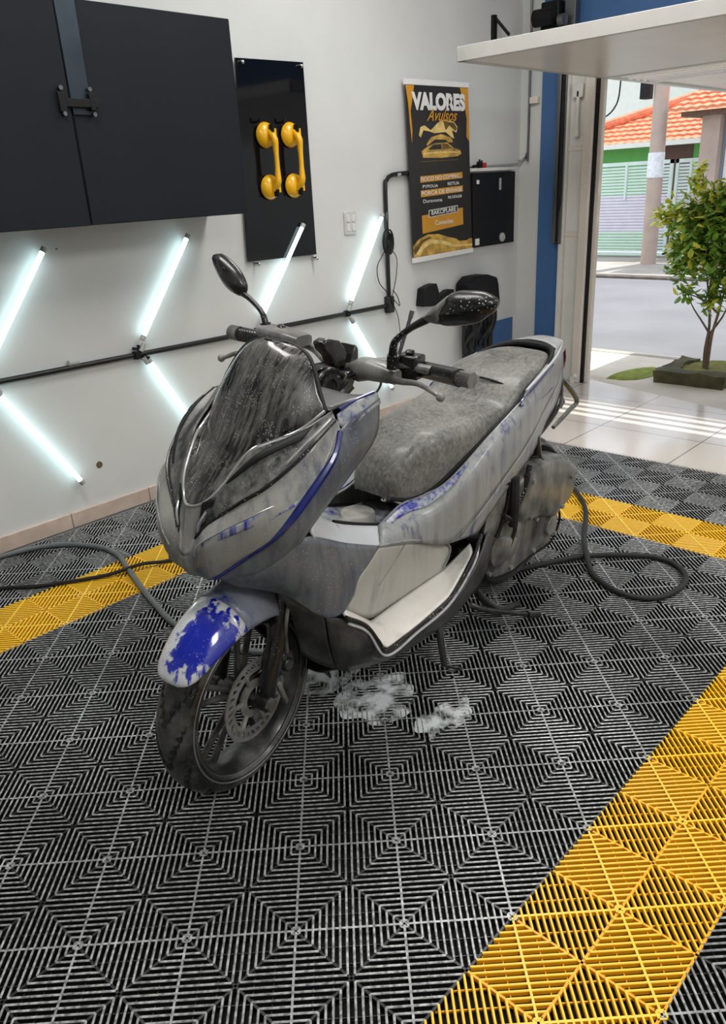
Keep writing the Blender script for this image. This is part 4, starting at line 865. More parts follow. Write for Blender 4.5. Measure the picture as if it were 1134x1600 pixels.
# --- tunnel between shield and seat
T0 = [(-0.075, 0.208, 0.715), (-0.114, 0.198, 0.665), (-0.228, 0.178, 0.613), (-0.365, 0.165, 0.547), (-0.503, 0.160, 0.503)]
T1 = [(-0.138, 0.170, 0.722), (-0.229, 0.140, 0.659), (-0.339, 0.118, 0.605), (-0.456, 0.108, 0.558), (-0.575, 0.105, 0.517)]
both('tunnel_trim', 'swoosh', lambda s: MB().loft([sd_(T0, s), sd_([(-0.090, 0.200, 0.732), (-0.153, 0.182, 0.671), (-0.250, 0.164, 0.617), (-0.386, 0.152, 0.554), (-0.521, 0.146, 0.507)], s), sd_(T1, s)], 36, 5), solid=.005, ang=60)
sp(MB().loft([sym([Vector(T1[0])+Vector((0, -.002, -.004)), (-0.130, 0.100, 0.690), (-0.130, 0.000, 0.700)]), sym([Vector(T1[1])+Vector((0, -.002, -.006)), (-0.280, 0.080, 0.612), (-0.280, 0.000, 0.620)]), sym([Vector(T1[2])+Vector((0, -.002, -.006)), (-0.380, 0.070, 0.565), (-0.380, 0.000, 0.572)]), sym([Vector(T1[3])+Vector((0, -.002, -.006)), (-0.500, 0.060, 0.532), (-0.500, 0.000, 0.538)]), sym([Vector(T1[4])+Vector((0, -.004, -.006)), (-0.600, 0.060, 0.540), (-0.600, 0.000, 0.545)])], 31, 5), 'tunnel_cover', 'side', solid=.004)
sp(MB().rings([[(x+f*a*1.0, y_, z+h) for a, y_ in [(.055*math.cos(t*PI/12), .045*math.sin(t*PI/12)) for t in range(24)]] for x, z, f, h in [(-.47, .548, 1, -.01), (-.47, .548, 1, .010), (-.47, .550, .85, .014)]]), 'fuel_lid', 'kick', ang=40)
both('tunnel_seam', 'black', lambda s: MB().tube(sd_([Vector(p)+Vector((0, -.006, .004)) for p in T1[1:]], s), .0045, 8, sub=20))
K0 = [(-0.366, 0.164, 0.552), (-0.503, 0.160, 0.511), (-0.624, 0.160, 0.463), (-0.695, 0.166, 0.423)]
K1 = [(-0.255, 0.190, 0.518), (-0.409, 0.158, 0.433), (-0.558, 0.155, 0.398), (-0.678, 0.170, 0.399)]
K2 = [(-0.172, 0.206, 0.474), (-0.352, 0.150, 0.337), (-0.524, 0.148, 0.337), (-0.676, 0.160, 0.354)]
both('kick_panel', 'kick', lambda s: MB().loft([sd_(K0, s), sd_(K1, s), sd_(K2, s)], 26, 6), solid=.005, ang=70)
both('kick_panel_rim', 'cowl', lambda s: MB().tube(sd_([(-0.359, 0.170, 0.557), (-0.495, 0.166, 0.518), (-0.645, 0.168, 0.458), (-0.683, 0.172, 0.425), (-0.676, 0.172, 0.393), (-0.660, 0.166, 0.363)], s), .0032, 8, sub=40).tube(sd_([(-0.478, 0.166, 0.515), (-0.429, 0.164, 0.476), (-0.365, 0.166, 0.436)], s), .002, 6, sub=12))
G0 = [(-0.172, 0.206, 0.474), (-0.347, 0.150, 0.325), (-0.525, 0.148, 0.333), (-0.679, 0.158, 0.348), (-0.781, 0.180, 0.400)]
G1 = [(-0.170, 0.222, 0.460), (-0.323, 0.205, 0.312), (-0.486, 0.200, 0.317), (-0.640, 0.200, 0.333), (-0.758, 0.200, 0.399)]
G2 = [(-0.175, 0.230, 0.450), (-0.305, 0.242, 0.304), (-0.437, 0.242, 0.309), (-0.589, 0.240, 0.328), (-0.740, 0.214, 0.393)]
both('floorboard', 'board', lambda s: MB().loft([sd_(G0, s), sd_(G1, s), sd_(G2, s)], 40, 5, lin=True), solid=.008, ang=60)
G3 = [(-0.159, 0.232, 0.464), (-0.225, 0.240, 0.411), (-0.268, 0.246, 0.344), (-0.301, 0.247, 0.300), (-0.430, 0.247, 0.306), (-0.582, 0.245, 0.325), (-0.729, 0.222, 0.388), (-0.797, 0.206, 0.435)]
both('floorboard_lip', 'blkd', lambda s: MB().tube(sd_(G3, s), .006, 8, sub=60))
both('floorboard_edge', 'swoosh', lambda s: MB().tube(sd_([(-0.170, 0.232, 0.442), (-0.232, 0.240, 0.389), (-0.300, 0.246, 0.286), (-0.431, 0.247, 0.291), (-0.593, 0.243, 0.307), (-0.741, 0.222, 0.366), (-0.783, 0.208, 0.409)], s), .0038, 8, sub=60))
K3 = [(-0.118, 0.206, 0.475), (-0.168, 0.224, 0.448), (-0.238, 0.235, 0.376), (-0.310, 0.240, 0.278), (-0.440, 0.240, 0.283), (-0.601, 0.238, 0.297), (-0.752, 0.218, 0.349), (-0.851, 0.195, 0.421)]
K4 = [(-0.144, 0.190, 0.390), (-0.182, 0.210, 0.360), (-0.262, 0.215, 0.297), (-0.333, 0.222, 0.249), (-0.472, 0.222, 0.243), (-0.643, 0.220, 0.252), (-0.813, 0.200, 0.306), (-0.909, 0.185, 0.378)]
K5 = [(-0.191, 0.165, 0.267), (-0.226, 0.180, 0.248), (-0.283, 0.190, 0.237), (-0.363, 0.200, 0.219), (-0.509, 0.200, 0.201), (-0.705, 0.190, 0.197), (-0.896, 0.170, 0.248), (-0.978, 0.165, 0.329)]
both('side_skirt', 'skirt', lambda s: MB().loft([sd_(K3, s), sd_(K4, s), sd_(K5, s)], 60, 4), solid=.005, ang=50)
sp(MB().loft([sym([K5[0], (-0.220, 0.080, 0.200), (-0.220, 0.000, 0.190)]), sym([K5[3], (-0.380, 0.100, 0.190), (-0.380, 0.000, 0.180)]), sym([K5[5], (-0.660, 0.100, 0.220), (-0.660, 0.000, 0.210)]), sym([K5[7], (-0.900, 0.080, 0.300), (-0.900, 0.000, 0.300)])], 21, 6), 'belly_pan', 'skirt', solid=.005)
both('inner_fender', 'skirt', lambda s: MB().loft([sd_([(-0.042, 0.140, 0.549), (-0.091, 0.172, 0.499), (-0.122, 0.200, 0.469)], s), sd_([(-0.105, 0.115, 0.415), (-0.135, 0.150, 0.377), (-0.143, 0.186, 0.385)], s), sd_([(-0.133, 0.100, 0.314), (-0.161, 0.135, 0.287), (-0.191, 0.165, 0.267)], s)], 16, 5), solid=.005)
sp(MB().loft([sym([(-0.100, 0.115, 0.560), (-0.090, 0.060, 0.600), (-0.090, 0.000, 0.610)]), sym([(-0.170, 0.115, 0.420), (-0.190, 0.060, 0.440), (-0.200, 0.000, 0.450)]), sym([(-0.200, 0.110, 0.300), (-0.230, 0.060, 0.300), (-0.240, 0.000, 0.300)]), sym([(-0.220, 0.120, 0.200), (-0.240, 0.060, 0.190), (-0.250, 0.000, 0.190)])], 21, 5), 'wheel_well', 'blk', solid=.005)

# --- body sides
V0 = [(-0.426, 0.110, 0.570), (-0.542, 0.095, 0.589), (-0.618, 0.115, 0.598), (-0.698, 0.145, 0.625), (-0.869, 0.158, 0.709), (-1.046, 0.156, 0.774), (-1.216, 0.134, 0.826), (-1.387, 0.088, 0.849), (-1.519, 0.045, 0.847)]
V1 = [(-0.388, 0.150, 0.567), (-0.529, 0.150, 0.558), (-0.647, 0.172, 0.571), (-0.780, 0.188, 0.635), (-0.950, 0.186, 0.701), (-1.106, 0.172, 0.761), (-1.269, 0.136, 0.813), (-1.410, 0.092, 0.827), (-1.525, 0.050, 0.822)]
V2 = [(-0.364, 0.166, 0.548), (-0.524, 0.166, 0.500), (-0.673, 0.180, 0.447), (-0.781, 0.196, 0.501), (-0.928, 0.194, 0.576), (-1.088, 0.178, 0.641), (-1.243, 0.143, 0.702), (-1.396, 0.100, 0.736), (-1.526, 0.055, 0.770)]
V3 = [(-0.496, 0.166, 0.492), (-0.684, 0.174, 0.424), (-0.797, 0.188, 0.431), (-0.877, 0.188, 0.479), (-1.003, 0.180, 0.534), (-1.158, 0.160, 0.582), (-1.283, 0.130, 0.640), (-1.419, 0.095, 0.673), (-1.534, 0.055, 0.710)]
both('side_panel', 'side', lambda s: MB().loft([sd_(V0, s), sd_(V1, s), sd_(V2, s)], 60, 6), solid=.005, ang=60)
both('side_panel_lower', 'side', lambda s: MB().loft([sd_(V2[2:], s), sd_(V3[2:], s)], 50, 4), solid=.005, ang=60)
both('panel_pinstripe', 'blueedge', lambda s: MB().tube(sd_([(-1.377, 0.098, 0.846), (-1.161, 0.150, 0.811), (-1.034, 0.168, 0.771), (-1.185, 0.158, 0.757), (-1.318, 0.125, 0.755)], s), .0032, 6, sub=50))
both('blue_paint_patch', 'bluedrip', lambda s: MB().loft([sd_([Vector(p)+Vector((0, .004, .002)) for p in [(-0.429, 0.112, 0.569), (-0.535, 0.100, 0.589), (-0.612, 0.119, 0.597), (-0.694, 0.148, 0.626), (-0.776, 0.156, 0.659)]], s), sd_([Vector(p)+Vector((0, .005, .002)) for p in [(-0.408, 0.132, 0.565), (-0.525, 0.124, 0.575), (-0.597, 0.144, 0.580), (-0.679, 0.163, 0.613), (-0.770, 0.160, 0.658)]], s)], 24, 4), solid=.002)
sp(MB().loft([[(p[0], p[1], p[2]-.006) for p in V0[2:]], [(p[0], 0, p[2]-.02) for p in V0[2:]], [(p[0], -p[1], p[2]-.006) for p in V0[2:]]], 40, 6), 'seat_tray', 'blk', solid=.004)
# --- seat
def srow(d, w, zb, zt, cr_=.38, sq=.42):
    row = []
    for k in range(25):
        a = PI*k/24; c, s_ = math.cos(a), math.sin(a)
        y = w*(abs(c)**cr_)*(1 if c > 0 else -1); z = zb+(zt-zb)*(abs(s_)**sq); row.append((-d, y, z))
    return row
SR = [(.522, .040, .604, .640), (.535, .066, .594, .668), (.57, .092, .586, .712), (.62, .112, .590, .746), (.68, .128, .612, .764), (.80, .146, .672, .772), (.90, .152, .714, .773), (.98, .154, .744, .780), (1.04, .152, .766, .814), (1.11, .147, .790, .842), (1.20, .135, .814, .858), (1.29, .112, .832, .864), (1.35, .084, .842, .862), (1.375, .050, .846, .858)]
so_ = MB(); G = []
for i in range(25):
    pass
so_.loft([srow(*q) for q in SR], 49, 4)
k_ = len(so_.V); so_.F.append(tuple(range(49)))
so_.F.append(tuple(range(k_-49, k_))[::-1])
seat = sp(so_, 'seat', 'seat', ang=60)
sp(MB().tube([(-d, w+.001, zb+.006) for d, w, zb, zt in SR[1:-1]], .006, 8, sub=60).tube([(-d, -w-.001, zb+.006) for d, w, zb, zt in SR[1:-1]], .006, 8, sub=60), 'seat_base_edge', 'black', seat)
sp(MB().tube([(-1.07+.02*math.cos(t), .138*math.sin(t), .824+.003*math.cos(t)-.03*abs(math.sin(t))**3) for t in [(-1+k/10)*PI/2 for k in range(21)]], .004, 6), 'seat_welt', 'blk', seat)
# --- tail
def tband(s):
    o1 = sd_([(-1.060, 0.163, 0.782), (-1.200, 0.150, 0.812), (-1.340, 0.122, 0.834), (-1.460, 0.082, 0.842), (-1.545, 0.040, 0.836), (-1.565, -0.002, 0.832)], s)
    o2 = sd_([(-1.080, 0.160, 0.802), (-1.200, 0.146, 0.832), (-1.340, 0.116, 0.852), (-1.450, 0.076, 0.862), (-1.530, 0.036, 0.862), (-1.548, -0.002, 0.862)], s)
    i1 = sd_([(-1.100, 0.154, 0.808), (-1.220, 0.138, 0.840), (-1.340, 0.108, 0.862), (-1.420, 0.078, 0.872), (-1.470, 0.038, 0.876), (-1.480, -0.002, 0.877)], s)
    i2 = sd_([(-1.100, 0.152, 0.798), (-1.220, 0.134, 0.826), (-1.340, 0.104, 0.848), (-1.420, 0.072, 0.858), (-1.460, 0.034, 0.862), (-1.470, -0.002, 0.862)], s)
    return MB().loft([o1, o2, i1, i2], 40, 4)
both('tail_cowl', 'side', tband, solid=.004, ang=60)
both('tail_cowl_edge', 'swoosh', lambda s: MB().tube(sd_([(-1.080, 0.160, 0.804), (-1.200, 0.147, 0.833), (-1.340, 0.117, 0.853), (-1.450, 0.077, 0.863), (-1.530, 0.037, 0.863), (-1.549, 0.000, 0.863)], s), .004, 8, sub=40))
both('tail_stripe', 'blueedge', lambda s: MB().tube(sd_([(-1.100, 0.161, 0.795), (-1.200, 0.150, 0.822), (-1.300, 0.131, 0.838)], s), .0035, 6, sub=14))
sp(MB().tube([(-1.220, 0.140, 0.838), (-1.320, 0.112, 0.858), (-1.385, 0.070, 0.866), (-1.400, 0.000, 0.868), (-1.385, -0.070, 0.866), (-1.320, -0.112, 0.858), (-1.220, -0.140, 0.838)], [.003, .006, .011, .013, .011, .006, .003], 10, sub=40), 'rail_recess', 'black')
sp(MB().loft([sym([(-1.385, 0.098, 0.866), (-1.405, 0.050, 0.878), (-1.410, 0.000, 0.882)]), sym([(-1.460, 0.074, 0.870), (-1.480, 0.035, 0.880), (-1.485, 0.000, 0.882)]), sym([(-1.535, 0.040, 0.860), (-1.550, 0.020, 0.863), (-1.553, 0.000, 0.864)])], 21, 4), 'tail_cap', 'side', solid=.004)
sp(MB().loft([sym([(-1.550, 0.045, 0.830), (-1.572, 0.020, 0.832), (-1.575, 0.000, 0.832)]), sym([(-1.560, 0.045, 0.790), (-1.582, 0.020, 0.790), (-1.585, 0.000, 0.790)]), sym([(-1.540, 0.045, 0.740), (-1.560, 0.020, 0.735), (-1.560, 0.000, 0.730)])], 15, 4), 'tail_light', mat('tail_lens', (120, 40, 40), .2, coat=.6), solid=.006)
sp(MB().loft([sym([(-1.540, 0.050, 0.760), (-1.540, 0.000, 0.760)]), sym([(-1.450, 0.100, 0.660), (-1.470, 0.000, 0.660)]), sym([(-1.250, 0.130, 0.600), (-1.250, 0.000, 0.600)]), sym([(-1.000, 0.140, 0.520), (-1.000, 0.000, 0.520)])], 9, 4), 'undertail', 'blk', solid=.006)
sp(MB().tube([(-1.592, 0.020, 0.711), (-1.650, 0.020, 0.674), (-1.791, 0.000, 0.578), (-1.737, 0.000, 0.554), (-1.610, 0.000, 0.514)], [.009, .010, .010, .009, .008], 10, sub=30), 'plate_bracket', 'engine')
sp(MB().prism([(-1.490, 0.050, 0.690), (-1.514, 0.050, 0.713), (-1.591, 0.050, 0.629), (-1.565, 0.050, 0.610), (-1.486, 0.050, 0.620)], (0, -.04, 0)), 'rear_indicator', 'blk', bev=.004)

# --- rear wheel, engine, stands
RW = Vector((-1.300, .0, .262))
rt = sp(MB().rev(tyre_prof(.262, .060, .185), RW, (0, 1, 0), 96, fn=tread), 'rear_wheel', 'tyre', ang=40)
rm = MB().rev([(.190, .050), (.184, .052), (.176, .034), (.170, .012), (.170, -.012), (.176, -.034), (.184, -.052), (.190, -.050)], RW, (0, 1, 0), 60).cyl(RW-Vector((0, .05, 0)), RW+Vector((0, .05, 0)), .04, n=24)
for k in range(5):
    a = 2*PI*k/5; rm.tube([RW+Vector((math.cos(a), 0, math.sin(a)))*.03, RW+Vector((math.cos(a), 0, math.sin(a)))*.175], [.018, .012], 8)
sp(rm, 'rim', 'rim', rt)
def hug(r, hw, a0, a1, off=(0, 0, 0)):
    rows_ = []
    for k in range(12):
        a = math.radians(a0+(a1-a0)*k/11); row = []
        for j in range(9):
            t = -1+j/4; row.append((RW.x+off[0]+(r-.03*t*t)*math.cos(a), hw*math.sin(t*1.3), RW.z+off[2]+(r-.03*t*t)*math.sin(a)))
        rows_.append(row)
    return rows_
sp(MB().loft(hug(.305, .085, 20, 165), 17, 2), 'rear_fender', 'blkd', solid=.005)
sp(MB().rings([[(x, y_*.92+.012, z) for x, z in [(-1.02, .50), (-1.10, .545), (-1.24, .540), (-1.36, .515), (-1.455, .450), (-1.47, .37), (-1.44, .325), (-1.33, .295), (-1.18, .335), (-1.08, .36), (-1.03, .43)]] for y_ in (.09,)]+[[(-1.25+(x+1.25)*f, y_, .43+(z-.43)*f) for x, z in [(-1.02, .50), (-1.10, .545), (-1.24, .540), (-1.36, .515), (-1.455, .450), (-1.47, .37), (-1.44, .325), (-1.33, .295), (-1.18, .335), (-1.08, .36), (-1.03, .43)]] for y_, f in ((.165, 1), (.185, .93), (.192, .80))]), 'air_filter_cover', 'engine', bev=.006, ang=50)
CV = [(-.90, .36), (-.96, .405), (-1.10, .385), (-1.22, .345), (-1.32, .335), (-1.385, .29), (-1.39, .235), (-1.34, .185), (-1.20, .185), (-1.06, .175), (-.94, .20), (-.885, .27)]
sp(MB().rings([[(-1.13+(x+1.13)*f, y_, .28+(z-.28)*f) for x, z in CV] for y_, f in ((.07, .95), (.10, 1), (.155, 1), (.170, .94), (.172, .70))]), 'engine_case', 'engine', bev=.006, ang=50)
ec = sp(MB().rings([[(-.97+(x+1.13)*f*.34, y_, .31+(z-.28)*f*.5) for x, z in CV] for y_, f in ((.16, 1), (.190, .95), (.197, .7))]), 'clutch_cover', 'engine', ang=50)
sp(MB().cyl((-1.30, .165, .27), (-1.30, .19, .27), .035, n=20), 'gearbox_cover', 'engine', bev=.004)
eb = MB()
for x, z in ((-.93, .365), (-.91, .24), (-1.05, .205), (-1.2, .21), (-1.35, .22), (-1.35, .31), (-1.2, .33), (-1.06, .36)): eb.cyl((x, .166, z), (x, .182, z), .008, n=8)
for x, z in ((-1.12, .50), (-1.40, .43), (-1.35, .33), (-1.12, .37)): eb.cyl((x, .185, z), (x, .20, z), .008, n=8)
sp(eb, 'case_bolt', 'metal')
sp(MB().rings([[(x, y_, z) for x, z in [(-.835, .42), (-.86, .48), (-.93, .535), (-.98, .53), (-.97, .45), (-.93, .37), (-.87, .355)]] for y_ in (.10, .175, .182)]), 'foot_guard', 'engine', bev=.008, ang=50)
FG = [(-.835, .42), (-.86, .48), (-.93, .535), (-.98, .53), (-.97, .45), (-.93, .37), (-.87, .355), (-.835, .42)]
sp(MB().tube([(x, .184, z) for x, z in FG], .006, 8, sub=50), 'foot_guard_edge', 'black')
sp(MB().tube([(x, .168, z) for x, z in CV+CV[:1]], .0045, 8, sub=70), 'case_gasket', 'black')
sp(MB().tube([(-1.00, .19, .55), (-1.0, .196, .47), (-1.015, .19, .38)], .016, 8, sub=12), 'rubber_strip', 'rubber')
sp(MB().tube([(-.92, .0, .26), (-.92, .13, .26)], .07, 20).box((-.82, 0, .30), (.20, .20, .14)), 'engine_block', 'blk', bev=.01)
both('shock_absorber', 'blk', lambda s: MB().tube([LD(1.30, .150*s, .33), LD(1.20, .145*s, .62)], .013, 12).tube([(-1.295+.095*t/60*1.0+.024*math.cos(t*.75), (.150-.005*t/60)*s+.024*math.sin(t*.75), .36+.20*t/60) for t in range(61)], .0055, 6))
sp(MB().tube([(-0.950, -0.120, 0.260), (-1.100, -0.150, 0.240), (-1.200, -0.160, 0.270)], .02, 12, sub=10).tube([(-1.150, -0.165, 0.270), (-1.220, -0.170, 0.280), (-1.500, -0.180, 0.360), (-1.560, -0.180, 0.380)], [.04, .055, .058, .045], 20, sub=16), 'muffler', 'blk')
sp(MB().tube([(-0.980, 0.185, 0.400), (-1.060, 0.190, 0.470), (-1.100, 0.185, 0.560)], .009, 8, sub=12).tube([(-0.950, 0.190, 0.440), (-1.020, 0.195, 0.380), (-1.000, 0.190, 0.300)], .007, 8, sub=12), 'breather_hose', 'blkd')
cs = MB().tube([(-0.930, 0.100, 0.170), (-0.960, 0.140, 0.100), (-1.020, 0.170, 0.055), (-1.100, 0.190, 0.045)], [.014, .014, .013, .012], 10, sub=14)
cs.tube([(-0.930, -0.100, 0.170), (-0.960, -0.140, 0.100), (-1.020, -0.170, 0.055), (-1.100, -0.190, 0.050)], .013, 10, sub=14).tube([(-0.940, -0.120, 0.150), (-0.940, 0.120, 0.150)], .012, 10).box((-.93, .11, .185), (.05, .03, .07))
cst = sp(cs, 'centre_stand', 'blk')
sp(MB().tube([(-0.835, 0.160, 0.154), (-0.866, 0.190, 0.134), (-0.967, 0.240, 0.092), (-1.022, 0.270, 0.072)], [.011, .009, .008, .009], 10, sub=16).tube([(-1.017, 0.270, 0.074), (-1.061, 0.290, 0.062)], .012, 10), 'stand_pedal', 'blk', cst)
sp(MB().tube([(-0.661, 0.150, 0.186), (-0.643, 0.180, 0.127), (-0.633, 0.205, 0.051)], [.012, .011, .010], 10, sub=12).tube([(-0.633, 0.205, 0.051), (-0.667, 0.225, 0.032), (-0.766, 0.225, -0.033), (-0.775, 0.235, -0.059), (-0.703, 0.235, -0.033), (-0.640, 0.230, 0.016)], .005, 8, sub=20).box((-0.610, 0.130, 0.200), (.04, .05, .10)), 'side_stand', 'blk')

# --- handlebar
hb = sp(MB().tube([(-0.460, 0.370, 1.005), (-0.452, 0.220, 1.008), (-0.430, 0.120, 1.012), (-0.410, 0.050, 0.995), (-0.405, 0.000, 0.990), (-0.410, -0.050, 0.995), (-0.430, -0.120, 1.015), (-0.430, -0.220, 1.020), (-0.420, -0.370, 1.020)], .0115, 12, sub=50).tube([(-0.405, 0.000, 0.990), (-0.350, 0.000, 0.900), (-0.310, 0.000, 0.830)], .024, 14), 'handlebar', 'metal')
def grip(s): 
    P = [(-0.486, 0.205, 0.996), (-0.415, 0.350, 1.016)] if s > 0 else mir([(-0.400, 0.235, 1.020), (-0.400, 0.355, 1.020)])
    a, b_ = Vector(P[0]), Vector(P[1]); mb = MB().tube([a.lerp(b_, q/24) for q in range(25)], [.0185+(.0018 if q % 2 else 0) for q in range(25)], 18)
    e = (b_-a).normalized(); mb.tube([b_, b_+e*.006], .0205, 18); return mb
g1, g2 = both('grip', 'blk', grip)
e0 = Vector((-0.415, 0.350, 1.016)); e1 = Vector((-0.414, 0.388, 1.016))
sp(MB().tube([e0, e1], [.0175, .0185], 18), 'bar_end', 'engine', g1, label='pale bar-end weight'); sp(MB().tube([mir([(-0.400, 0.360, 1.020)])[0], mir([(-0.400, 0.395, 1.020)])[0]], .0205, 18), 'bar_end', 'engine', g2)
def swbox(s):
    c = Vector((-0.460, 0.180, 1.006)) if s > 0 else Vector(mir([(-0.390, 0.185, 1.030)])[0])
    e = Vector((-.12, .95*s, 0)).normalized(); R = Matrix.Rotation(math.atan2(e.y, e.x), 3, 'Z')
    mb = MB().box(c, (.062, .050, .058), R); mb.box(c+Vector((.0, .0, .034)), (.022, .018, .012), R); mb.box(c+Vector((-.028, .006, .012)), (.02, .014, .012), R); return mb
both('switch_housing', 'blk', swbox, bev=.006)
def master(s):
    q = [(.045, .012, .022, .985), (.075, .024, .030, .992), (.110, .030, .026, .998), (.150, .028, .022, .996), (.185, .018, .016, .990)] if s > 0 else [(.10, .030, .014, 1.040), (.14, .036, .017, 1.044), (.20, .036, .016, 1.048), (.245, .030, .014, 1.050)]
    return MB().rings([[LD((.405 if s > 0 else .385)+hd*(abs(math.cos(2*PI*k/16))**.6)*(1 if math.cos(2*PI*k/16) > 0 else -1), y*s, zc+hz*(abs(math.sin(2*PI*k/16))**.6)*(1 if math.sin(2*PI*k/16) > 0 else -1)) for k in range(16)] for y, hd, hz, zc in q])
both('brake_reservoir', 'metal', master, ang=60)
def lever(s):
    P = [(-0.395, 0.150, 0.989), (-0.397, 0.200, 0.985), (-0.398, 0.250, 0.988), (-0.375, 0.310, 0.985), (-0.366, 0.338, 0.980)] if s > 0 else [(-0.335, -0.200, 1.000), (-0.332, -0.260, 0.995), (-0.330, -0.300, 0.988), (-0.328, -0.335, 0.975), (-0.326, -0.358, 0.967)]
    mb = MB().tube(P, [.010, .008, .0065, .006, .006], 10, sub=24); mb.sph(P[-1], .0105, 8); return mb
both('brake_lever', 'metal', lever)
# mirrors
def mstem(s):
    if s > 0: P = [(-0.387, 0.185, 1.017), (-0.382, 0.190, 1.056), (-0.378, 0.200, 1.083), (-0.378, 0.240, 1.116), (-0.389, 0.280, 1.141)]; Rr = [.012, .010, .0075, .0075, .010]
    else: P = [(-0.385, -0.235, 1.035), (-0.388, -0.245, 1.075), (-0.392, -0.262, 1.095), (-0.395, -0.300, 1.118), (-0.393, -0.335, 1.135)]; Rr = [.012, .0085, .007, .007, .009]
    return MB().tube(P, Rr, 12, sub=26).tube([P[0], Vector(P[0])+(Vector(P[1])-Vector(P[0]))*.8], .0145, 14)
m1, m2 = both('mirror', 'blkd', mstem)
def mhouse(cx, cz, yin, yout, sgn, tiltz, ht):
    rs = []
    for k in range(15):
        t = k/14; y = yin+(yout-yin)*t
        hz = ht*(.28+.72*math.sin(min(1, t*1.6+.03)*PI/2)) if t < .78 else ht*(1-.62*((t-.78)/.22)**1.6)
        dp = .030*(.5+.5*math.sin(t*PI))*(1 if t < .9 else .8); zc = cz+tiltz*t
        row = []
        for j in range(20):
            a = 2*PI*j/20; c, s_ = math.cos(a), math.sin(a)
            row.append((-cx+dp*(abs(c)**.8)*(1 if c > 0 else -.55), y, zc+hz*(abs(s_)**.75)*(1 if s_ > 0 else -1)))
        rs.append(row)
    return MB().rings(rs)
def mout(P, df, dm, db):
    P = resample(P+[P[0]], 41)[:-1]; c = sum(P, Vector())/len(P); rs = []
    for f_, d in ((.25, df-.004), (.55, df), (.86, df+.008), (1.0, dm), (1.0, db-.004), (.94, db)): rs.append([(-d, c.y+(p.y-c.y)*f_, c.z+(p.z-c.z)*f_) for p in P])
    return MB().rings(rs)
h1_ = sp(mout([Vector(p) for p in [(-0.385, 0.293, 1.148), (-0.385, 0.319, 1.179), (-0.385, 0.345, 1.204), (-0.385, 0.382, 1.211), (-0.385, 0.419, 1.212), (-0.385, 0.441, 1.205), (-0.385, 0.454, 1.197), (-0.385, 0.445, 1.175), (-0.385, 0.432, 1.166), (-0.385, 0.405, 1.147), (-0.385, 0.364, 1.137), (-0.385, 0.321, 1.133)]], .362, .385, .402), 'mirror_housing', 'blkd', m1, ang=60, label='black droplet-covered housing of the left mirror')
h2_ = sp(mout([Vector(p) for p in [(-0.392, -0.439, 1.223), (-0.392, -0.409, 1.227), (-0.392, -0.370, 1.210), (-0.392, -0.337, 1.185), (-0.392, -0.317, 1.153), (-0.392, -0.322, 1.134), (-0.392, -0.338, 1.124), (-0.392, -0.376, 1.136), (-0.392, -0.414, 1.169), (-0.392, -0.434, 1.200)]], .372, .392, .404), 'mirror_housing', 'blk', m2, ang=60)
sp(mout([Vector(p) for p in [(-0.384, 0.270, 1.142), (-0.384, 0.296, 1.166), (-0.384, 0.335, 1.197), (-0.384, 0.354, 1.200), (-0.384, 0.346, 1.174), (-0.384, 0.338, 1.141), (-0.384, 0.315, 1.134), (-0.384, 0.284, 1.136)]], .366, .383, .397), 'mirror_neck', 'metal', m1)
gl = mat('mirror_glass', (210, 212, 214), .03, 1)
sp(MB().prism([(-.4015, .31, 1.150), (-.4015, .42, 1.160), (-.4015, .438, 1.185), (-.4015, .42, 1.200), (-.4015, .33, 1.196), (-.4015, .305, 1.17)], (-.003, 0, 0)), 'mirror_glass', gl, m1)
sp(MB().prism([(-.4035, -.355, 1.145), (-.4035, -.405, 1.185), (-.4035, -.415, 1.205), (-.4035, -.40, 1.205), (-.4035, -.365, 1.175), (-.4035, -.35, 1.155)], (-.003, 0, 0)), 'mirror_glass', gl, m2)
sp(MB().tube([(-0.419, 0.165, 1.002), (-0.463, 0.180, 1.130)], .0045, 10).tube([(-0.458, 0.180, 1.120), (-0.464, 0.181, 1.136)], .0055, 10), 'antenna', 'steel', label='steel rod standing beside the left mirror')
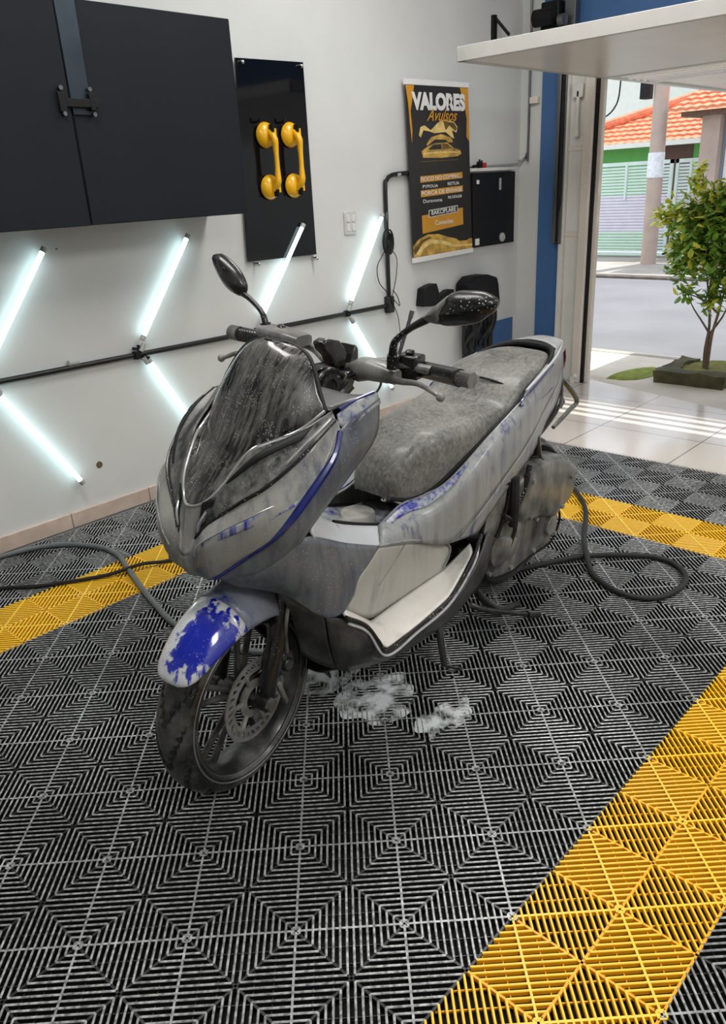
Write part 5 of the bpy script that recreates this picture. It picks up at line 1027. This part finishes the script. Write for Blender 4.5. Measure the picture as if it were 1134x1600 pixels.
# phone holder, gauges and cables
ph = sp(MB().prism([(-0.315, 0.030, 1.065), (-0.335, 0.030, 1.071), (-0.380, 0.030, 1.059), (-0.412, 0.030, 1.026), (-0.428, 0.030, 0.994), (-0.409, 0.030, 0.985), (-0.355, 0.030, 0.999), (-0.342, 0.030, 1.027), (-0.321, 0.030, 1.046)], (0, -.035, 0)), 'phone_holder', 'blk', bev=.006)
sp(MB().prism([(-0.398, 0.040, 0.996), (-0.425, 0.040, 1.044), (-0.434, 0.040, 1.032), (-0.434, 0.040, 1.008), (-0.414, 0.040, 0.986)], (0, -.05, 0)), 'holder_claw', 'blk', ph, bev=.003)
sp(MB().tube([(-0.371, 0.020, 0.998), (-0.384, 0.020, 0.966), (-0.404, 0.010, 0.940)], .009, 10), 'holder_arm', 'blk', ph)
sp(MB().tube([(-0.260, 0.060, 0.986), (-0.285, 0.060, 1.004), (-0.318, 0.060, 1.007), (-0.363, 0.060, 0.980), (-0.378, 0.080, 0.985)], .005, 8, sub=24).tube([(-0.293, 0.020, 0.985), (-0.295, 0.040, 1.006), (-0.320, 0.050, 1.009)], .004, 8, sub=14).tube([(-0.436, 0.120, 1.020), (-0.392, 0.140, 1.000), (-0.400, 0.140, 0.968), (-0.417, 0.100, 0.921)], .003, 6, sub=16), 'control_cable', 'blkd')
sp(MB().tube([(-0.311, 0.040, 0.959), (-0.347, 0.040, 0.955)], .030, 20).rev([(.020, .0), (.030, .0), (.030, .012), (.020, .012)], (-0.299, 0.060, 0.969), (0, 1, 0), 24).tube([(-0.278, 0.050, 0.947), (-0.328, 0.070, 0.942), (-0.359, 0.080, 0.963)], .012, 10, sub=10), 'gauge_pod', 'blk')
sp(MB().rings([[(-0.360, 0.070, 0.990), (-0.420, 0.060, 0.990), (-0.420, -0.060, 0.990), (-0.360, -0.070, 0.990)], [(-0.330, 0.060, 0.940), (-0.400, 0.050, 0.940), (-0.400, -0.050, 0.940), (-0.330, -0.060, 0.940)], [(-0.300, 0.050, 0.900), (-0.370, 0.040, 0.900), (-0.370, -0.040, 0.900), (-0.300, -0.050, 0.900)]]), 'handlebar_cover', 'blk', bev=.008)
